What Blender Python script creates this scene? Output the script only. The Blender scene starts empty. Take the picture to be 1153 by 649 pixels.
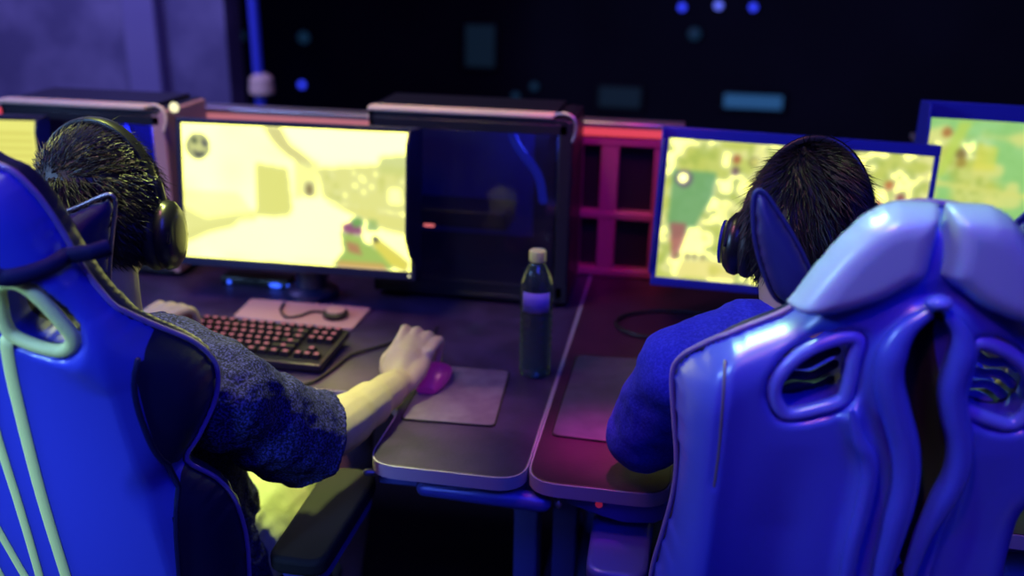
import bpy, math, random
import numpy as np
from mathutils import Vector, Matrix, Euler

random.seed(7)
rng = np.random.default_rng(11)
S = bpy.context.scene
COL = S.collection
R = math.radians
PI = math.pi

# ------------------------------------------------------------------ camera
FPX, W, H = 1090.0, 1153, 649
CAMLOC = Vector((0, 0, 1.55))
CROT = Matrix.Rotation(R(10), 3, 'Z') @ Matrix.Rotation(R(70), 3, 'X') @ Matrix.Rotation(R(1), 3, 'Z')
cam_d = bpy.data.cameras.new('camera')
cam = bpy.data.objects.new('camera', cam_d)
COL.objects.link(cam)
cam.matrix_world = Matrix.Translation(CAMLOC) @ CROT.to_4x4()
cam_d.sensor_fit = 'HORIZONTAL'
cam_d.sensor_width = 36
cam_d.lens = 36 * FPX / W
cam_d.clip_start = 0.05
cam_d.dof.use_dof = True
cam_d.dof.focus_distance = 1.36
cam_d.dof.aperture_fstop = 1.9
S.camera = cam


def ray(x, y):
    return CROT @ Vector(((x - W / 2) / FPX, -(y - H / 2) / FPX, -1))


def PD(x, y, d):
    return CAMLOC + ray(x, y) * d


def PZ(x, y, z):
    d = ray(x, y)
    return CAMLOC + d * ((z - CAMLOC.z) / d.z)


def PY(x, y, Y):
    d = ray(x, y)
    return CAMLOC + d * (Y / d.y)


# --------------------------------------------------------------- materials
def lin(c):
    c = c / 255.0
    return c / 12.92 if c <= 0.04045 else ((c + 0.055) / 1.055) ** 2.4


def rgb(r, g, b):
    return (lin(r), lin(g), lin(b), 1)


def mat(name, col, rough=0.5, metal=0.0, noise=None, bump=None, spec=0.5, coat=0, sheen=0, emit=None, estr=0, trans=0, alpha=1):
    m = bpy.data.materials.new(name)
    m.use_nodes = True
    nt = m.node_tree
    b = nt.nodes['Principled BSDF']
    b.inputs['Base Color'].default_value = col
    b.inputs['Roughness'].default_value = rough
    b.inputs['Metallic'].default_value = metal
    b.inputs['Specular IOR Level'].default_value = spec
    b.inputs['Coat Weight'].default_value = coat
    b.inputs['Coat Roughness'].default_value = 0.3
    b.inputs['Sheen Weight'].default_value = sheen
    b.inputs['Transmission Weight'].default_value = trans
    b.inputs['Alpha'].default_value = alpha
    if emit:
        b.inputs['Emission Color'].default_value = emit
        b.inputs['Emission Strength'].default_value = estr
    tc = nt.nodes.new('ShaderNodeTexCoord')
    if noise:                                   # (scale, other colour, lo, hi)
        n = nt.nodes.new('ShaderNodeTexNoise')
        n.inputs['Scale'].default_value = noise[0]
        n.inputs['Detail'].default_value = 5
        r_ = nt.nodes.new('ShaderNodeValToRGB')
        r_.color_ramp.elements[0].position = noise[2]
        r_.color_ramp.elements[1].position = noise[3]
        r_.color_ramp.elements[0].color = col
        r_.color_ramp.elements[1].color = noise[1]
        nt.links.new(tc.outputs['Object'], n.inputs['Vector'])
        nt.links.new(n.outputs['Fac'], r_.inputs['Fac'])
        nt.links.new(r_.outputs['Color'], b.inputs['Base Color'])
    if bump:                                    # (scale, strength, distance)
        n = nt.nodes.new('ShaderNodeTexNoise')
        n.inputs['Scale'].default_value = bump[0]
        n.inputs['Detail'].default_value = 4
        bp = nt.nodes.new('ShaderNodeBump')
        bp.inputs['Strength'].default_value = bump[1]
        bp.inputs['Distance'].default_value = bump[2]
        nt.links.new(tc.outputs['Object'], n.inputs['Vector'])
        nt.links.new(n.outputs['Fac'], bp.inputs['Height'])
        nt.links.new(bp.outputs['Normal'], b.inputs['Normal'])
    return m


def emat(name, col, strength):
    m = mat(name, (0.01, 0.01, 0.01, 1), 0.5, emit=col, estr=strength)
    return m


def screen_mat():
    m = bpy.data.materials.new('lit_screen')
    m.use_nodes = True
    nt = m.node_tree
    b = nt.nodes['Principled BSDF']
    b.inputs['Base Color'].default_value = (0.004, 0.004, 0.004, 1)
    b.inputs['Roughness'].default_value = 0.4
    a = nt.nodes.new('ShaderNodeAttribute')
    a.attribute_name = 'picture'
    nt.links.new(a.outputs['Color'], b.inputs['Emission Color'])
    b.inputs['Emission Strength'].default_value = 1.0
    return m


M = {}
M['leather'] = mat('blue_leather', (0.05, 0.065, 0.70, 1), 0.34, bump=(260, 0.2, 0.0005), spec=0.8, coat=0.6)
M['leather_lit'] = mat('lit_blue_leather', (0.26, 0.32, 0.80, 1), 0.34, bump=(260, 0.2, 0.0005), spec=0.7, coat=0.4)  # lit copy of the blue leather: head-end sheen put into the colour
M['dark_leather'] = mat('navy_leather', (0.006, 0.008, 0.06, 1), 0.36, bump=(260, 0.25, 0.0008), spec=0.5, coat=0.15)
M['rim'] = mat('pale_piping', (0.95, 1.0, 0.36, 1), 0.5, bump=(300, 0.2, 0.0006))
M['rim_blue'] = mat('blue_rim_leather', (0.10, 0.12, 0.80, 1), 0.3, spec=0.6, coat=0.3)
M['highlight_violet'] = mat('violet_edge_highlight', (0.22, 0.14, 0.5, 1), 0.35, spec=0.6)  # violet stands in for the pink highlight along the chair rims
M['strap'] = mat('strap_webbing', (0.008, 0.008, 0.09, 1), 0.7, bump=(500, 0.4, 0.001))
M['pillow'] = mat('pillow_velour', (0.01, 0.01, 0.10, 1), 0.75, sheen=0.3, bump=(150, 0.3, 0.001))
M['pillow_blue'] = mat('pillow_blue_velour', (0.010, 0.014, 0.22, 1), 0.6, sheen=0.05, bump=(150, 0.3, 0.001))
M['black'] = mat('black_plastic', (0.008, 0.008, 0.012, 1), 0.4, bump=(400, 0.15, 0.0005))
M['matte_black'] = mat('matte_black', (0.006, 0.006, 0.009, 1), 0.8)
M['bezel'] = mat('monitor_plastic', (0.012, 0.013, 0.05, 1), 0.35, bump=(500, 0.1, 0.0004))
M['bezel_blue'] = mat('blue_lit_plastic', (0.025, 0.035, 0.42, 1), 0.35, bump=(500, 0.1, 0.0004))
M['steel'] = mat('brushed_steel', (0.45, 0.42, 0.5, 1), 0.35, metal=0.8)
M['edge'] = mat('desk_edge_band', (0.38, 0.33, 0.50, 1), 0.35, spec=0.6)
M['desk'] = mat('dark_desk_laminate', (0.020, 0.011, 0.05, 1), 0.42, noise=(18, (0.045, 0.024, 0.10, 1), 0.35, 0.75), bump=(140, 0.3, 0.0015), spec=0.55)
M['desk_red_lit'] = mat('plum_lit_laminate', (0.03, 0.008, 0.03, 1), 0.4, noise=(14, (0.05, 0.014, 0.045, 1), 0.35, 0.75), bump=(140, 0.25, 0.0012), spec=0.5)  # desk laminate with the magenta glow put into its colour
M['pad'] = mat('mouse_pad_cloth', (0.09, 0.06, 0.14, 1), 0.55, noise=(30, (0.14, 0.12, 0.2, 1), 0.3, 0.7), bump=(900, 0.3, 0.0006))
M['pad_dark'] = mat('dark_mouse_pad_cloth', (0.05, 0.045, 0.09, 1), 0.5, noise=(30, (0.08, 0.07, 0.13, 1), 0.3, 0.7), bump=(900, 0.3, 0.0006))
M['frame_blue'] = mat('blue_desk_metal', (0.08, 0.09, 0.55, 1), 0.35, metal=0.2)
M['skin'] = mat('skin', (0.50, 0.40, 0.29, 1), 0.5, bump=(350, 0.15, 0.0008), noise=(25, (0.45, 0.35, 0.26, 1), 0.35, 0.7))
M['hair'] = mat('dark_hair', (0.012, 0.008, 0.014, 1), 0.5, spec=0.45)
M['shirt'] = mat('heather_jersey', (0.009, 0.009, 0.045, 1), 0.9, noise=(300, (0.075, 0.075, 0.42, 1), 0.44, 0.74), bump=(200, 0.6, 0.002), spec=0.2)
M['shorts'] = mat('pale_shorts_cotton', (0.6, 0.62, 0.4, 1), 0.85, bump=(60, 0.4, 0.003))
M['trousers'] = mat('dark_trousers', (0.012, 0.012, 0.03, 1), 0.85, bump=(60, 0.4, 0.003))
M['top_blue'] = mat('blue_cotton', (0.025, 0.04, 0.62, 1), 0.85, noise=(240, (0.045, 0.065, 0.8, 1), 0.4, 0.7), bump=(220, 0.5, 0.0015), spec=0.2)
M['shoe'] = mat('shoe_fabric', (0.03, 0.03, 0.05, 1), 0.8)
M['headset'] = mat('headset_plastic', (0.010, 0.010, 0.016, 1), 0.32, spec=0.6)
M['cushion'] = mat('ear_cushion', (0.010, 0.009, 0.016, 1), 0.5, bump=(200, 0.2, 0.001))
M['headset_blue'] = mat('blue_headset_plastic', (0.015, 0.025, 0.3, 1), 0.3)
M['keycase'] = mat('keyboard_case', (0.02, 0.014, 0.03, 1), 0.35)
M['keycap'] = mat('keycap', (0.012, 0.006, 0.014, 1), 0.6, spec=0.2, emit=(0.75, 0.07, 0.22, 1), estr=0.0)
M['legend'] = emat('backlit_key_legend', (0.75, 0.06, 0.28, 1), 0.5)
M['mouse_glow'] = mat('translucent_mouse_shell', (0.12, 0.01, 0.12, 1), 0.3, emit=(0.28, 0.012, 0.35, 1), estr=0.2)
M['glass_dark'] = mat('tinted_glass', (0.02, 0.02, 0.05, 1), 0.04, alpha=0.35)
M['case'] = mat('case_steel', (0.010, 0.010, 0.022, 1), 0.42, bump=(500, 0.1, 0.0004))
M['trim_pale'] = mat('pale_alloy_trim', (0.85, 0.66, 0.5, 1), 0.4)
M['paper'] = mat('pale_stand_plate', (0.50, 0.28, 0.30, 1), 0.45)
M['red'] = mat('red_plastic', (0.6, 0.03, 0.08, 1), 0.35, emit=(0.7, 0.03, 0.15, 1), estr=0.25)  # slight glow put into the plastic, which is no lamp
M['led_red'] = emat('red_led', (1.0, 0.08, 0.13, 1), .75)
M['led_pink'] = emat('pink_led', (1.0, 0.30, 0.38, 1), 0.5)
M['led_salmon'] = emat('salmon_led', (1.0, 0.20, 0.22, 1), 0.8)
M['led_blue'] = emat('blue_led', (0.03, 0.10, 1.0, 1), 2.0)
M['led_cream'] = emat('cream_led', (1.0, 0.95, 0.55, 1), 1.2)
M['led_violet'] = emat('violet_led', (0.35, 0.30, 0.75, 1), 0.6)
M['teal_dim'] = emat('dim_teal_lamp', (0.015, 0.06, 0.15, 1), 0.3)
M['blue_dim'] = emat('dim_blue_screen', (0.03, 0.13, 0.36, 1), 0.55)
M['bokeh_blue'] = emat('blue_stage_lamp', (0.03, 0.05, 0.95, 1), 1.6)
M['bokeh_pale'] = emat('pale_stage_lamp', (0.12, 0.16, 0.95, 1), 1.4)
M['tube_blue'] = mat('blue_reflection_tube', (0.01, 0.02, 0.4, 1), 0.25, emit=(0.01, 0.03, 0.8, 1), estr=0.35)  # colour and glow imitate a reflection in the side glass
M['board'] = mat('blue_circuit_board', (0.01, 0.012, 0.22, 1), 0.45, emit=(0.008, 0.008, 0.3, 1), estr=0.12)  # faint emission stands in for blue light inside the case
M['divider'] = mat('divider_frame', (0.42, 0.10, 0.26, 1), 0.35, metal=0.2)
M['divider_panel'] = mat('divider_panel', (0.015, 0.008, 0.02, 1), 0.3)
M['wall'] = mat('dark_hall_wall', (0.010, 0.010, 0.022, 1), 0.9, noise=(0.9, (0.018, 0.018, 0.034, 1), 0.4, 0.7))
M['backdrop'] = mat('mottled_backdrop', (0.13, 0.12, 0.24, 1), 0.9, noise=(3.2, (0.26, 0.24, 0.40, 1), 0.42, 0.66))
M['pillar'] = mat('smooth_pillar', (0.22, 0.2, 0.4, 1), 0.8, noise=(2, (0.26, 0.24, 0.42, 1), 0.3, 0.7))
M['floor'] = mat('dark_carpet_floor', (0.010, 0.009, 0.016, 1), 0.9, noise=(40, (0.018, 0.016, 0.028, 1), 0.3, 0.7), bump=(300, 0.5, 0.003))
M['cap'] = mat('green_bottle_cap', (0.6, 0.75, 0.22, 1), 0.4)
M['bottle'] = mat('clear_green_plastic', (0.10, 0.22, 0.20, 1), 0.08, trans=0.8)
M['label'] = mat('bottle_label', (0.20, 0.19, 0.75, 1), 0.45, emit=None)
M['cable'] = mat('cable_rubber', (0.012, 0.010, 0.016, 1), 0.5)
M['cloth_pale'] = mat('pale_ruffle_fabric', (0.5, 0.45, 0.55, 1), 0.7, noise=(40, (0.2, 0.16, 0.3, 1), 0.45, 0.6), bump=(60, 0.5, 0.004))
M['pole'] = mat('blue_painted_pole', (0.05, 0.07, 0.6, 1), 0.4, emit=(0.01, 0.02, 0.5, 1), estr=0.15)  # faint glow put into the paint so the pole shows in the dark
M['screen'] = screen_mat()


# ----------------------------------------------------------------- helpers
class MB:
    """collects vertices and faces of one mesh"""

    def __init__(self):
        self.v, self.f = [], []

    def add(self, vs, fs):
        b = len(self.v)
        self.v += [tuple(p) for p in vs]
        self.f += [tuple(b + i for i in q) for q in fs]
        return self

    def box(self, lo, hi, mtx=None):
        x0, y0, z0 = lo
        x1, y1, z1 = hi
        vs = [(x0, y0, z0), (x1, y0, z0), (x1, y1, z0), (x0, y1, z0), (x0, y0, z1), (x1, y0, z1), (x1, y1, z1), (x0, y1, z1)]
        if mtx is not None:
            vs = [mtx @ Vector(p) for p in vs]
        return self.add(vs, [(0, 3, 2, 1), (4, 5, 6, 7), (0, 1, 5, 4), (1, 2, 6, 5), (2, 3, 7, 6), (3, 0, 4, 7)])

    def cbox(self, c, s, mtx=None):
        return self.box([c[i] - s[i] / 2 for i in range(3)], [c[i] + s[i] / 2 for i in range(3)], mtx)

    def tube(self, pts, rad, n=14, closed=False, cap='round', flat=1.0, up=None):
        pts = [Vector(p) for p in pts]
        m = len(pts)
        if not hasattr(rad, '__len__'):
            rad = [rad] * m
        rad = list(rad)
        if not closed and cap == 'round':
            a, b = (pts[0] - pts[1]).normalized(), (pts[-1] - pts[-2]).normalized()
            p0, p1, r0, r1 = pts[0], pts[-1], rad[0], rad[-1]
            ks = [(math.sin(t), math.cos(t)) for t in (1.45, 1.15, 0.8, 0.4)]
            pts = [p0 + a * r0 * s for s, c in ks] + pts + [p1 + b * r1 * s for s, c in reversed(ks)]
            rad = [r0 * c for s, c in ks] + rad + [r1 * c for s, c in reversed(ks)]
            m = len(pts)
        vs, fs = [], []
        prev = None
        for i in range(m):
            if closed:
                t = pts[(i + 1) % m] - pts[i - 1]
            else:
                t = pts[min(i + 1, m - 1)] - pts[max(i - 1, 0)]
            t.normalize()
            if prev is None:
                ref = Vector(up) if up else (Vector((0, 0, 1)) if abs(t.z) < 0.9 else Vector((1, 0, 0)))
                a = (ref - t * ref.dot(t)).normalized()
            else:
                a = (prev - t * prev.dot(t)).normalized()
            prev = a
            b = t.cross(a)
            for k in range(n):
                ph = 2 * PI * k / n
                vs.append(pts[i] + a * (math.cos(ph) * rad[i] * flat) + b * (math.sin(ph) * rad[i]))
        for i in range(m if closed else m - 1):
            j = (i + 1) % m
            for k in range(n):
                l = (k + 1) % n
                fs.append((i * n + k, i * n + l, j * n + l, j * n + k))
        if not closed:
            fs.append(tuple(reversed(range(n))))
            fs.append(tuple((m - 1) * n + k for k in range(n)))
        return self.add(vs, fs)

    def lathe(self, prof, n=32, c=(0, 0, 0), mtx=None):
        vs, fs = [], []
        m = len(prof)
        for r_, z in prof:
            for k in range(n):
                a = 2 * PI * k / n
                p = Vector((r_ * math.cos(a), r_ * math.sin(a), z))
                if mtx is not None:
                    p = mtx @ p
                vs.append(p + Vector(c))
        for i in range(m - 1):
            for k in range(n):
                l = (k + 1) % n
                fs.append((i * n + k, i * n + l, (i + 1) * n + l, (i + 1) * n + k))
        fs.append(tuple(reversed(range(n))))
        fs.append(tuple((m - 1) * n + k for k in range(n)))
        return self.add(vs, fs)

    def prism(self, poly, z0, z1, mtx=None):
        n = len(poly)
        vs = [Vector((p[0], p[1], z0)) for p in poly] + [Vector((p[0], p[1], z1)) for p in poly]
        if mtx is not None:
            vs = [mtx @ p for p in vs]
        fs = [tuple(reversed(range(n))), tuple(range(n, 2 * n))]
        fs += [(i, (i + 1) % n, n + (i + 1) % n, n + i) for i in range(n)]
        return self.add(vs, fs)

    def ellipsoid(self, c, r, n=24, mtx=None):
        vs, fs = [], []
        m = n // 2
        for i in range(1, m):
            t = PI * i / m
            for k in range(n):
                a = 2 * PI * k / n
                p = Vector((r[0] * math.sin(t) * math.cos(a), r[1] * math.sin(t) * math.sin(a), r[2] * math.cos(t)))
                vs.append((mtx @ p if mtx is not None else p) + Vector(c))
        for i in range(m - 2):
            for k in range(n):
                l = (k + 1) % n
                fs.append((i * n + k, (i + 1) * n + k, (i + 1) * n + l, i * n + l))
        for s, i in ((1, 0), (-1, m - 2)):
            p = Vector((0, 0, s * r[2]))
            vs.append((mtx @ p if mtx is not None else p) + Vector(c))
            q = len(vs) - 1
            for k in range(n):
                l = (k + 1) % n
                fs.append((q, i * n + k, i * n + l) if s == 1 else (q, i * n + l, i * n + k))
        return self.add(vs, fs)

    def loft(self, secs, n=28, ex=2.3):
        """sections (centre, half width, half depth) stacked upward, super-ellipse"""
        vs, fs = [], []
        for c, a, b in secs:
            for k in range(n):
                t = 2 * PI * k / n
                x = math.copysign(abs(math.cos(t)) ** (2 / ex), math.cos(t)) * a
                y = math.copysign(abs(math.sin(t)) ** (2 / ex), math.sin(t)) * b
                vs.append(Vector(c) + Vector((x, y, 0)))
        for i in range(len(secs) - 1):
            for k in range(n):
                l = (k + 1) % n
                fs.append((i * n + k, i * n + l, (i + 1) * n + l, (i + 1) * n + k))
        fs.append(tuple(reversed(range(n))))
        m = len(secs)
        fs.append(tuple((m - 1) * n + k for k in range(n)))
        return self.add(vs, fs)

    def build(self, name, material, parent=None, smooth=True, bevel=0, seg=2, sub=0, auto=True):
        me = bpy.data.meshes.new(name)
        me.from_pydata(self.v, [], self.f)
        me.update()
        o = bpy.data.objects.new(name, me)
        COL.objects.link(o)
        me.materials.append(material)
        if smooth:
            me.polygons.foreach_set('use_smooth', [True] * len(me.polygons))
            if auto:
                me.set_sharp_from_angle(angle=R(42))
        if bevel:
            b = o.modifiers.new('bevel', 'BEVEL')
            b.width, b.segments, b.limit_method, b.angle_limit = bevel, seg, 'ANGLE', R(40)
        if sub:
            s = o.modifiers.new('subdiv', 'SUBSURF')
            s.levels = s.render_levels = sub
        put(o, parent)
        return o


def put(o, parent):
    if parent is not None:
        o.parent = parent
        o.matrix_parent_inverse = Matrix.Translation(-world_loc(parent))


def world_loc(p):
    v = Vector(p.get('base_at', (0, 0, 0)))
    return v


def thing(name, label, cat, loc=(0, 0, 0), group=None):
    o = bpy.data.objects.new(name, None)
    COL.objects.link(o)
    o.location = loc
    BASE[o.name] = Vector(loc)
    o.empty_display_size = 0.05
    tag(o, label, cat, group)
    return o


BASE = {}


def world_loc(p):
    return BASE.get(p.name, Vector((0, 0, 0)))


def tag(o, label, cat, group=None, kind=None):
    o['label'] = label
    o['category'] = cat
    if group:
        o['group'] = group
    if kind:
        o['kind'] = kind
    return o


def struct(o):
    o['kind'] = 'structure'
    return o


def spline(pts, per=6, closed=False):
    P = [np.array(p, float) for p in pts]
    n = len(P)
    out = []
    for i in range(n if closed else n - 1):
        if closed:
            p0, p1, p2, p3 = P[i - 1], P[i], P[(i + 1) % n], P[(i + 2) % n]
        else:
            p0, p1, p2, p3 = P[max(i - 1, 0)], P[i], P[i + 1], P[min(i + 2, n - 1)]
        for k in range(per):
            t = k / per
            out.append(0.5 * ((2 * p1) + (-p0 + p2) * t + (2 * p0 - 5 * p1 + 4 * p2 - p3) * t * t + (-p0 + 3 * p1 - 3 * p2 + p3) * t ** 3))
    if not closed:
        out.append(P[-1])
    return np.array(out)


def seg_dist(Q, poly, closed=True):
    """distance from points Q (n,2) to a polyline and the nearest points on it"""
    A = poly
    B = np.roll(poly, -1, axis=0) if closed else poly[1:]
    if not closed:
        A = poly[:-1]
    best = np.full(len(Q), 1e9)
    near = np.zeros_like(Q)
    for a, b in zip(A, B):
        d = b - a
        l = (d @ d) + 1e-12
        t = np.clip(((Q - a) @ d) / l, 0, 1)
        p = a + t[:, None] * d
        e = np.hypot(*(Q - p).T)
        m = e < best
        best[m] = e[m]
        near[m] = p[m]
    return best, near


def inside(Q, poly):
    x, y = Q[:, 0], Q[:, 1]
    c = np.zeros(len(Q), bool)
    A, B = poly, np.roll(poly, -1, axis=0)
    for (x0, y0), (x1, y1) in zip(A, B):
        m = (y0 > y) != (y1 > y)
        c ^= m & (x < (x1 - x0) * (y - y0) / ((y1 - y0) + 1e-12) + x0)
    return c


class Frame:
    """local frame of a chair back: u to the right, v up the back, w forward (away from the viewer)"""

    def __init__(self, O, yaw, lean):
        self.O = Vector(O)
        z = Matrix.Rotation(yaw, 3, 'Z')
        self.U = z @ Vector((1, 0, 0))
        self.V = z @ Vector((0, -math.sin(lean), math.cos(lean)))
        self.F = z @ Vector((0, math.cos(lean), math.sin(lean)))

    def at(self, u, v, w=0.0):
        return self.O + self.U * float(u) + self.V * float(v) + self.F * float(w)

    def uv(self, x, y, g=None, w0=0.0):
        d = ray(x, y)
        w = w0
        for _ in range(60):
            t = ((self.O + self.F * w) - CAMLOC).dot(self.F) / d.dot(self.F)
            p = CAMLOC + d * t - self.O
            u, v = p.dot(self.U), p.dot(self.V)
            if g is None:
                break
            w = 0.5 * w + 0.5 * (w0 + g(u, v))
        return u, v


def shell(name, fr, outline, holes, res, back, front, material, parent):
    """upholstered body: grid inside a 2-D outline, closed between a back and a front height function of (u, v, edge distance)"""
    lo, hi = outline.min(0) - res, outline.max(0) + res
    nu, nv = int((hi[0] - lo[0]) / res) + 2, int((hi[1] - lo[1]) / res) + 2
    gu, gv = np.meshgrid(lo[0] + np.arange(nu) * res, lo[1] + np.arange(nv) * res, indexing='ij')
    cu, cv = gu[:-1, :-1] + res / 2, gv[:-1, :-1] + res / 2
    C = np.stack([cu.ravel(), cv.ravel()], 1)
    ins = inside(C, outline)
    for h in holes:
        ins &= ~inside(C, h)
    ins = ins.reshape(cu.shape)
    used = np.zeros((nu, nv), bool)
    full = np.ones((nu, nv), bool)
    cnt = np.zeros((nu, nv), int)
    for a in (0, 1):
        for b in (0, 1):
            cnt[a:a + nu - 1, b:b + nv - 1] += ins
    used = cnt > 0
    edge = used & (cnt < 4)
    idx = -np.ones((nu, nv), int)
    idx[used] = np.arange(used.sum())
    Q = np.stack([gu[used], gv[used]], 1)
    E = edge[used]
    sd, near = seg_dist(Q, outline)
    sh = np.full(len(Q), 1e9)
    near_h = Q.copy()
    for poly in holes:
        d, p = seg_dist(Q, poly)
        m = d < sh
        sh[m] = d[m]
        near_h[m] = p[m]
    eo, eh = E & (sd <= sh), E & (sh < sd)
    Q[eo] = near[eo]
    Q[eh] = near_h[eh]
    sd[eo] = 0
    sh[eh] = 0
    wb, wf = back(Q[:, 0], Q[:, 1], sd, sh), front(Q[:, 0], Q[:, 1], sd, sh)
    mid = (wb[E] + wf[E]) / 2
    wb[E] = mid
    wf[E] = mid
    n = len(Q)
    vs = [tuple(fr.at(u, v, w)) for (u, v), w in zip(Q, wb)]
    fmap = np.arange(n)
    k = n
    for i in range(n):
        if not E[i]:
            fmap[i] = k
            vs.append(tuple(fr.at(Q[i, 0], Q[i, 1], wf[i])))
            k += 1
    fs = []
    I, J = np.nonzero(ins)
    for i, j in zip(I, J):
        a, b, c, d = idx[i, j], idx[i + 1, j], idx[i + 1, j + 1], idx[i, j + 1]
        fs.append((a, b, c, d))
        fs.append((fmap[a], fmap[d], fmap[c], fmap[b]))
    mb = MB()
    mb.v, mb.f = vs, [tuple(int(q) for q in f) for f in fs]
    o = mb.build(name, material, parent, auto=False)
    near_edge = [i for i in range(n) if min(sd[i], sh[i]) < res * 3]
    near_edge += [int(fmap[i]) for i in near_edge if fmap[i] != i]
    vg = o.vertex_groups.new(name='edge')
    vg.add(near_edge, 1.0, 'REPLACE')
    sm = o.modifiers.new('even_edge', 'SMOOTH')
    sm.factor, sm.iterations, sm.vertex_group = 0.5, 8, 'edge'
    return o


def surf_w(u, v, fn, outline, holes):
    Q = np.array([[u, v]], float)
    sd, _ = seg_dist(Q, outline)
    sh = np.full(1, 1e9)
    for h in holes:
        sh = np.minimum(sh, seg_dist(Q, h)[0])
    if not inside(Q, outline)[0]:
        sd[:] = 0
    return float(fn(Q[:, 0], Q[:, 1], sd, sh)[0])


def rnd(sd, r):
    t = np.clip(sd / r, 0, 1)
    return np.sqrt(np.maximum(0, 1 - (1 - t) ** 2))


def remesh(o, vox, smooth=4, disp=None):
    m = o.modifiers.new('join', 'REMESH')
    m.mode, m.voxel_size, m.use_smooth_shade = 'VOXEL', vox, True
    if smooth:
        s = o.modifiers.new('smooth', 'SMOOTH')
        s.factor, s.iterations = 0.5, smooth
    if disp:
        for sz, st in disp:
            t = bpy.data.textures.new('folds', 'CLOUDS')
            t.noise_scale = sz
            d = o.modifiers.new('folds', 'DISPLACE')
            d.texture, d.strength, d.mid_level = t, st, 0.5
    return o


# ------------------------------------------------------------------- setting
DZ = 0.75                       # desk height


def quadwall(name, pts, material):
    b = MB()
    b.add(pts, [(0, 1, 2, 3)])
    o = b.build(name, material, smooth=False)
    s = o.modifiers.new('thick', 'SOLIDIFY')
    s.thickness = 0.1
    s.offset = -1
    return struct(o)


MB().box((-9, -3.5, -0.1), (8, 9, 0)).build('floor', M['floor'], smooth=False)
struct(bpy.data.objects['floor'])
MB().box((-9, 8.0, 0), (8, 8.1, 3.6)).build('wall_back', M['wall'], smooth=False)
struct(bpy.data.objects['wall_back'])
# mottled wall on the left, ending in a smooth pillar
pa, pb = PY(-250, 60, 4.2), PY(152, 60, 4.2)
struct(MB().box((pa.x - 0.6, 4.2, 0), (pb.x, 4.35, 3.4)).build('wall_left', M['backdrop'], smooth=False))
pc = PY(178, 60, 4.12)
pd_ = PY(256, 60, 4.2)
struct(MB().box((pb.x, 4.12, 0), (pc.x, 4.4, 3.4)).build('trim_1', M['pillar'], bevel=0.01))
struct(MB().box((pc.x, 4.2, 0), (pd_.x, 4.36, 3.4)).build('trim_2', M['backdrop'], smooth=False))

# --------------------------------------------------------------------- desks
XG = -0.205                     # the gap between the two main desks


def fillet(poly, rads, n=7):
    out = []
    m = len(poly)
    for i in range(m):
        p = np.array(poly[i], float)
        a, b = np.array(poly[i - 1], float) - p, np.array(poly[(i + 1) % m], float) - p
        r_ = rads[i]
        if r_ <= 0:
            out.append(tuple(p))
            continue
        la, lb = np.linalg.norm(a), np.linalg.norm(b)
        r_ = min(r_, la * 0.48, lb * 0.48)
        p0, p1 = p + a / la * r_, p + b / lb * r_
        for k in range(n + 1):
            t = k / n
            out.append(tuple((1 - t) ** 2 * p0 + 2 * t * (1 - t) * p + t * t * p1))
    return out


def desk(label, xl, xr, cl, cr, top_m, tray, yf=1.305):
    """straight-backed desk with a cut-out between x = cl and cr for the sitter"""
    t = thing('desk', label, 'desk', ((xl + xr) / 2, 1.7, 0), 'esports desks in one row')
    yc, yb = 1.545, 2.42
    poly = [(xl, yf)]
    rad = [0.05]
    if cl > xl + 0.02:
        poly += [(cl, yf)]; rad += [0.05]
    else:
        poly = []; rad = []
        poly += [(xl, yc)]; rad += [0.02]
    if cl > xl + 0.02:
        poly += [(cl, yc)]; rad += [0.09]
    if cr < xr - 0.02:
        poly += [(cr, yc), (cr, yf), (xr, yf)]; rad += [0.09, 0.05, 0.05]
    else:
        poly += [(xr, yc)]; rad += [0.02]
    poly += [(xr, yb), (xl, yb)]; rad += [0.01, 0.01]
    P = fillet(poly, rad)
    MB().prism(P, DZ - 0.022, DZ).build('desktop', top_m, t, bevel=0.0015)
    # edge band: a thin skirt around the top
    n = len(P)
    b = MB()
    vs = []
    for i in range(n):
        p, a, c = Vector(P[i]), Vector(P[i - 1]), Vector(P[(i + 1) % n])
        d = (c - a).normalized()
        nn = Vector((d.y, -d.x))
        o_ = p + nn * 0.0022
        i_ = p - nn * 0.003
        vs += [(i_.x, i_.y, DZ - 0.001), (o_.x, o_.y, DZ - 0.001), (o_.x, o_.y, DZ - 0.024), (i_.x, i_.y, DZ - 0.024)]
    fs = []
    for i in range(n):
        j = (i + 1) % n
        for k in range(4):
            l = (k + 1) % 4
            fs.append((i * 4 + k, j * 4 + k, j * 4 + l, i * 4 + l))
    b.add(vs, fs).build('edge_band', M['edge'], t)
    for x in (xl + 0.042, xr - 0.024):
        lg = MB().box((x - 0.022, 1.50, 0.02), (x + 0.022, 1.56, DZ - 0.024)).box((x - 0.022, 2.24, 0.02), (x + 0.022, 2.3, DZ - 0.024)) \
            .box((x - 0.03, 1.4, 0), (x + 0.03, 2.34, 0.03)).box((x - 0.022, 1.36, DZ - 0.06), (x + 0.022, 2.3, DZ - 0.024))
        lg.build('leg', M['frame_blue'], t, bevel=0.004)
    MB().box((xl + 0.05, 2.2, DZ - 0.07), (xr - 0.05, 2.24, DZ - 0.024)).build('crossbar', M['frame_blue'], t, bevel=0.004)
    return t


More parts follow.
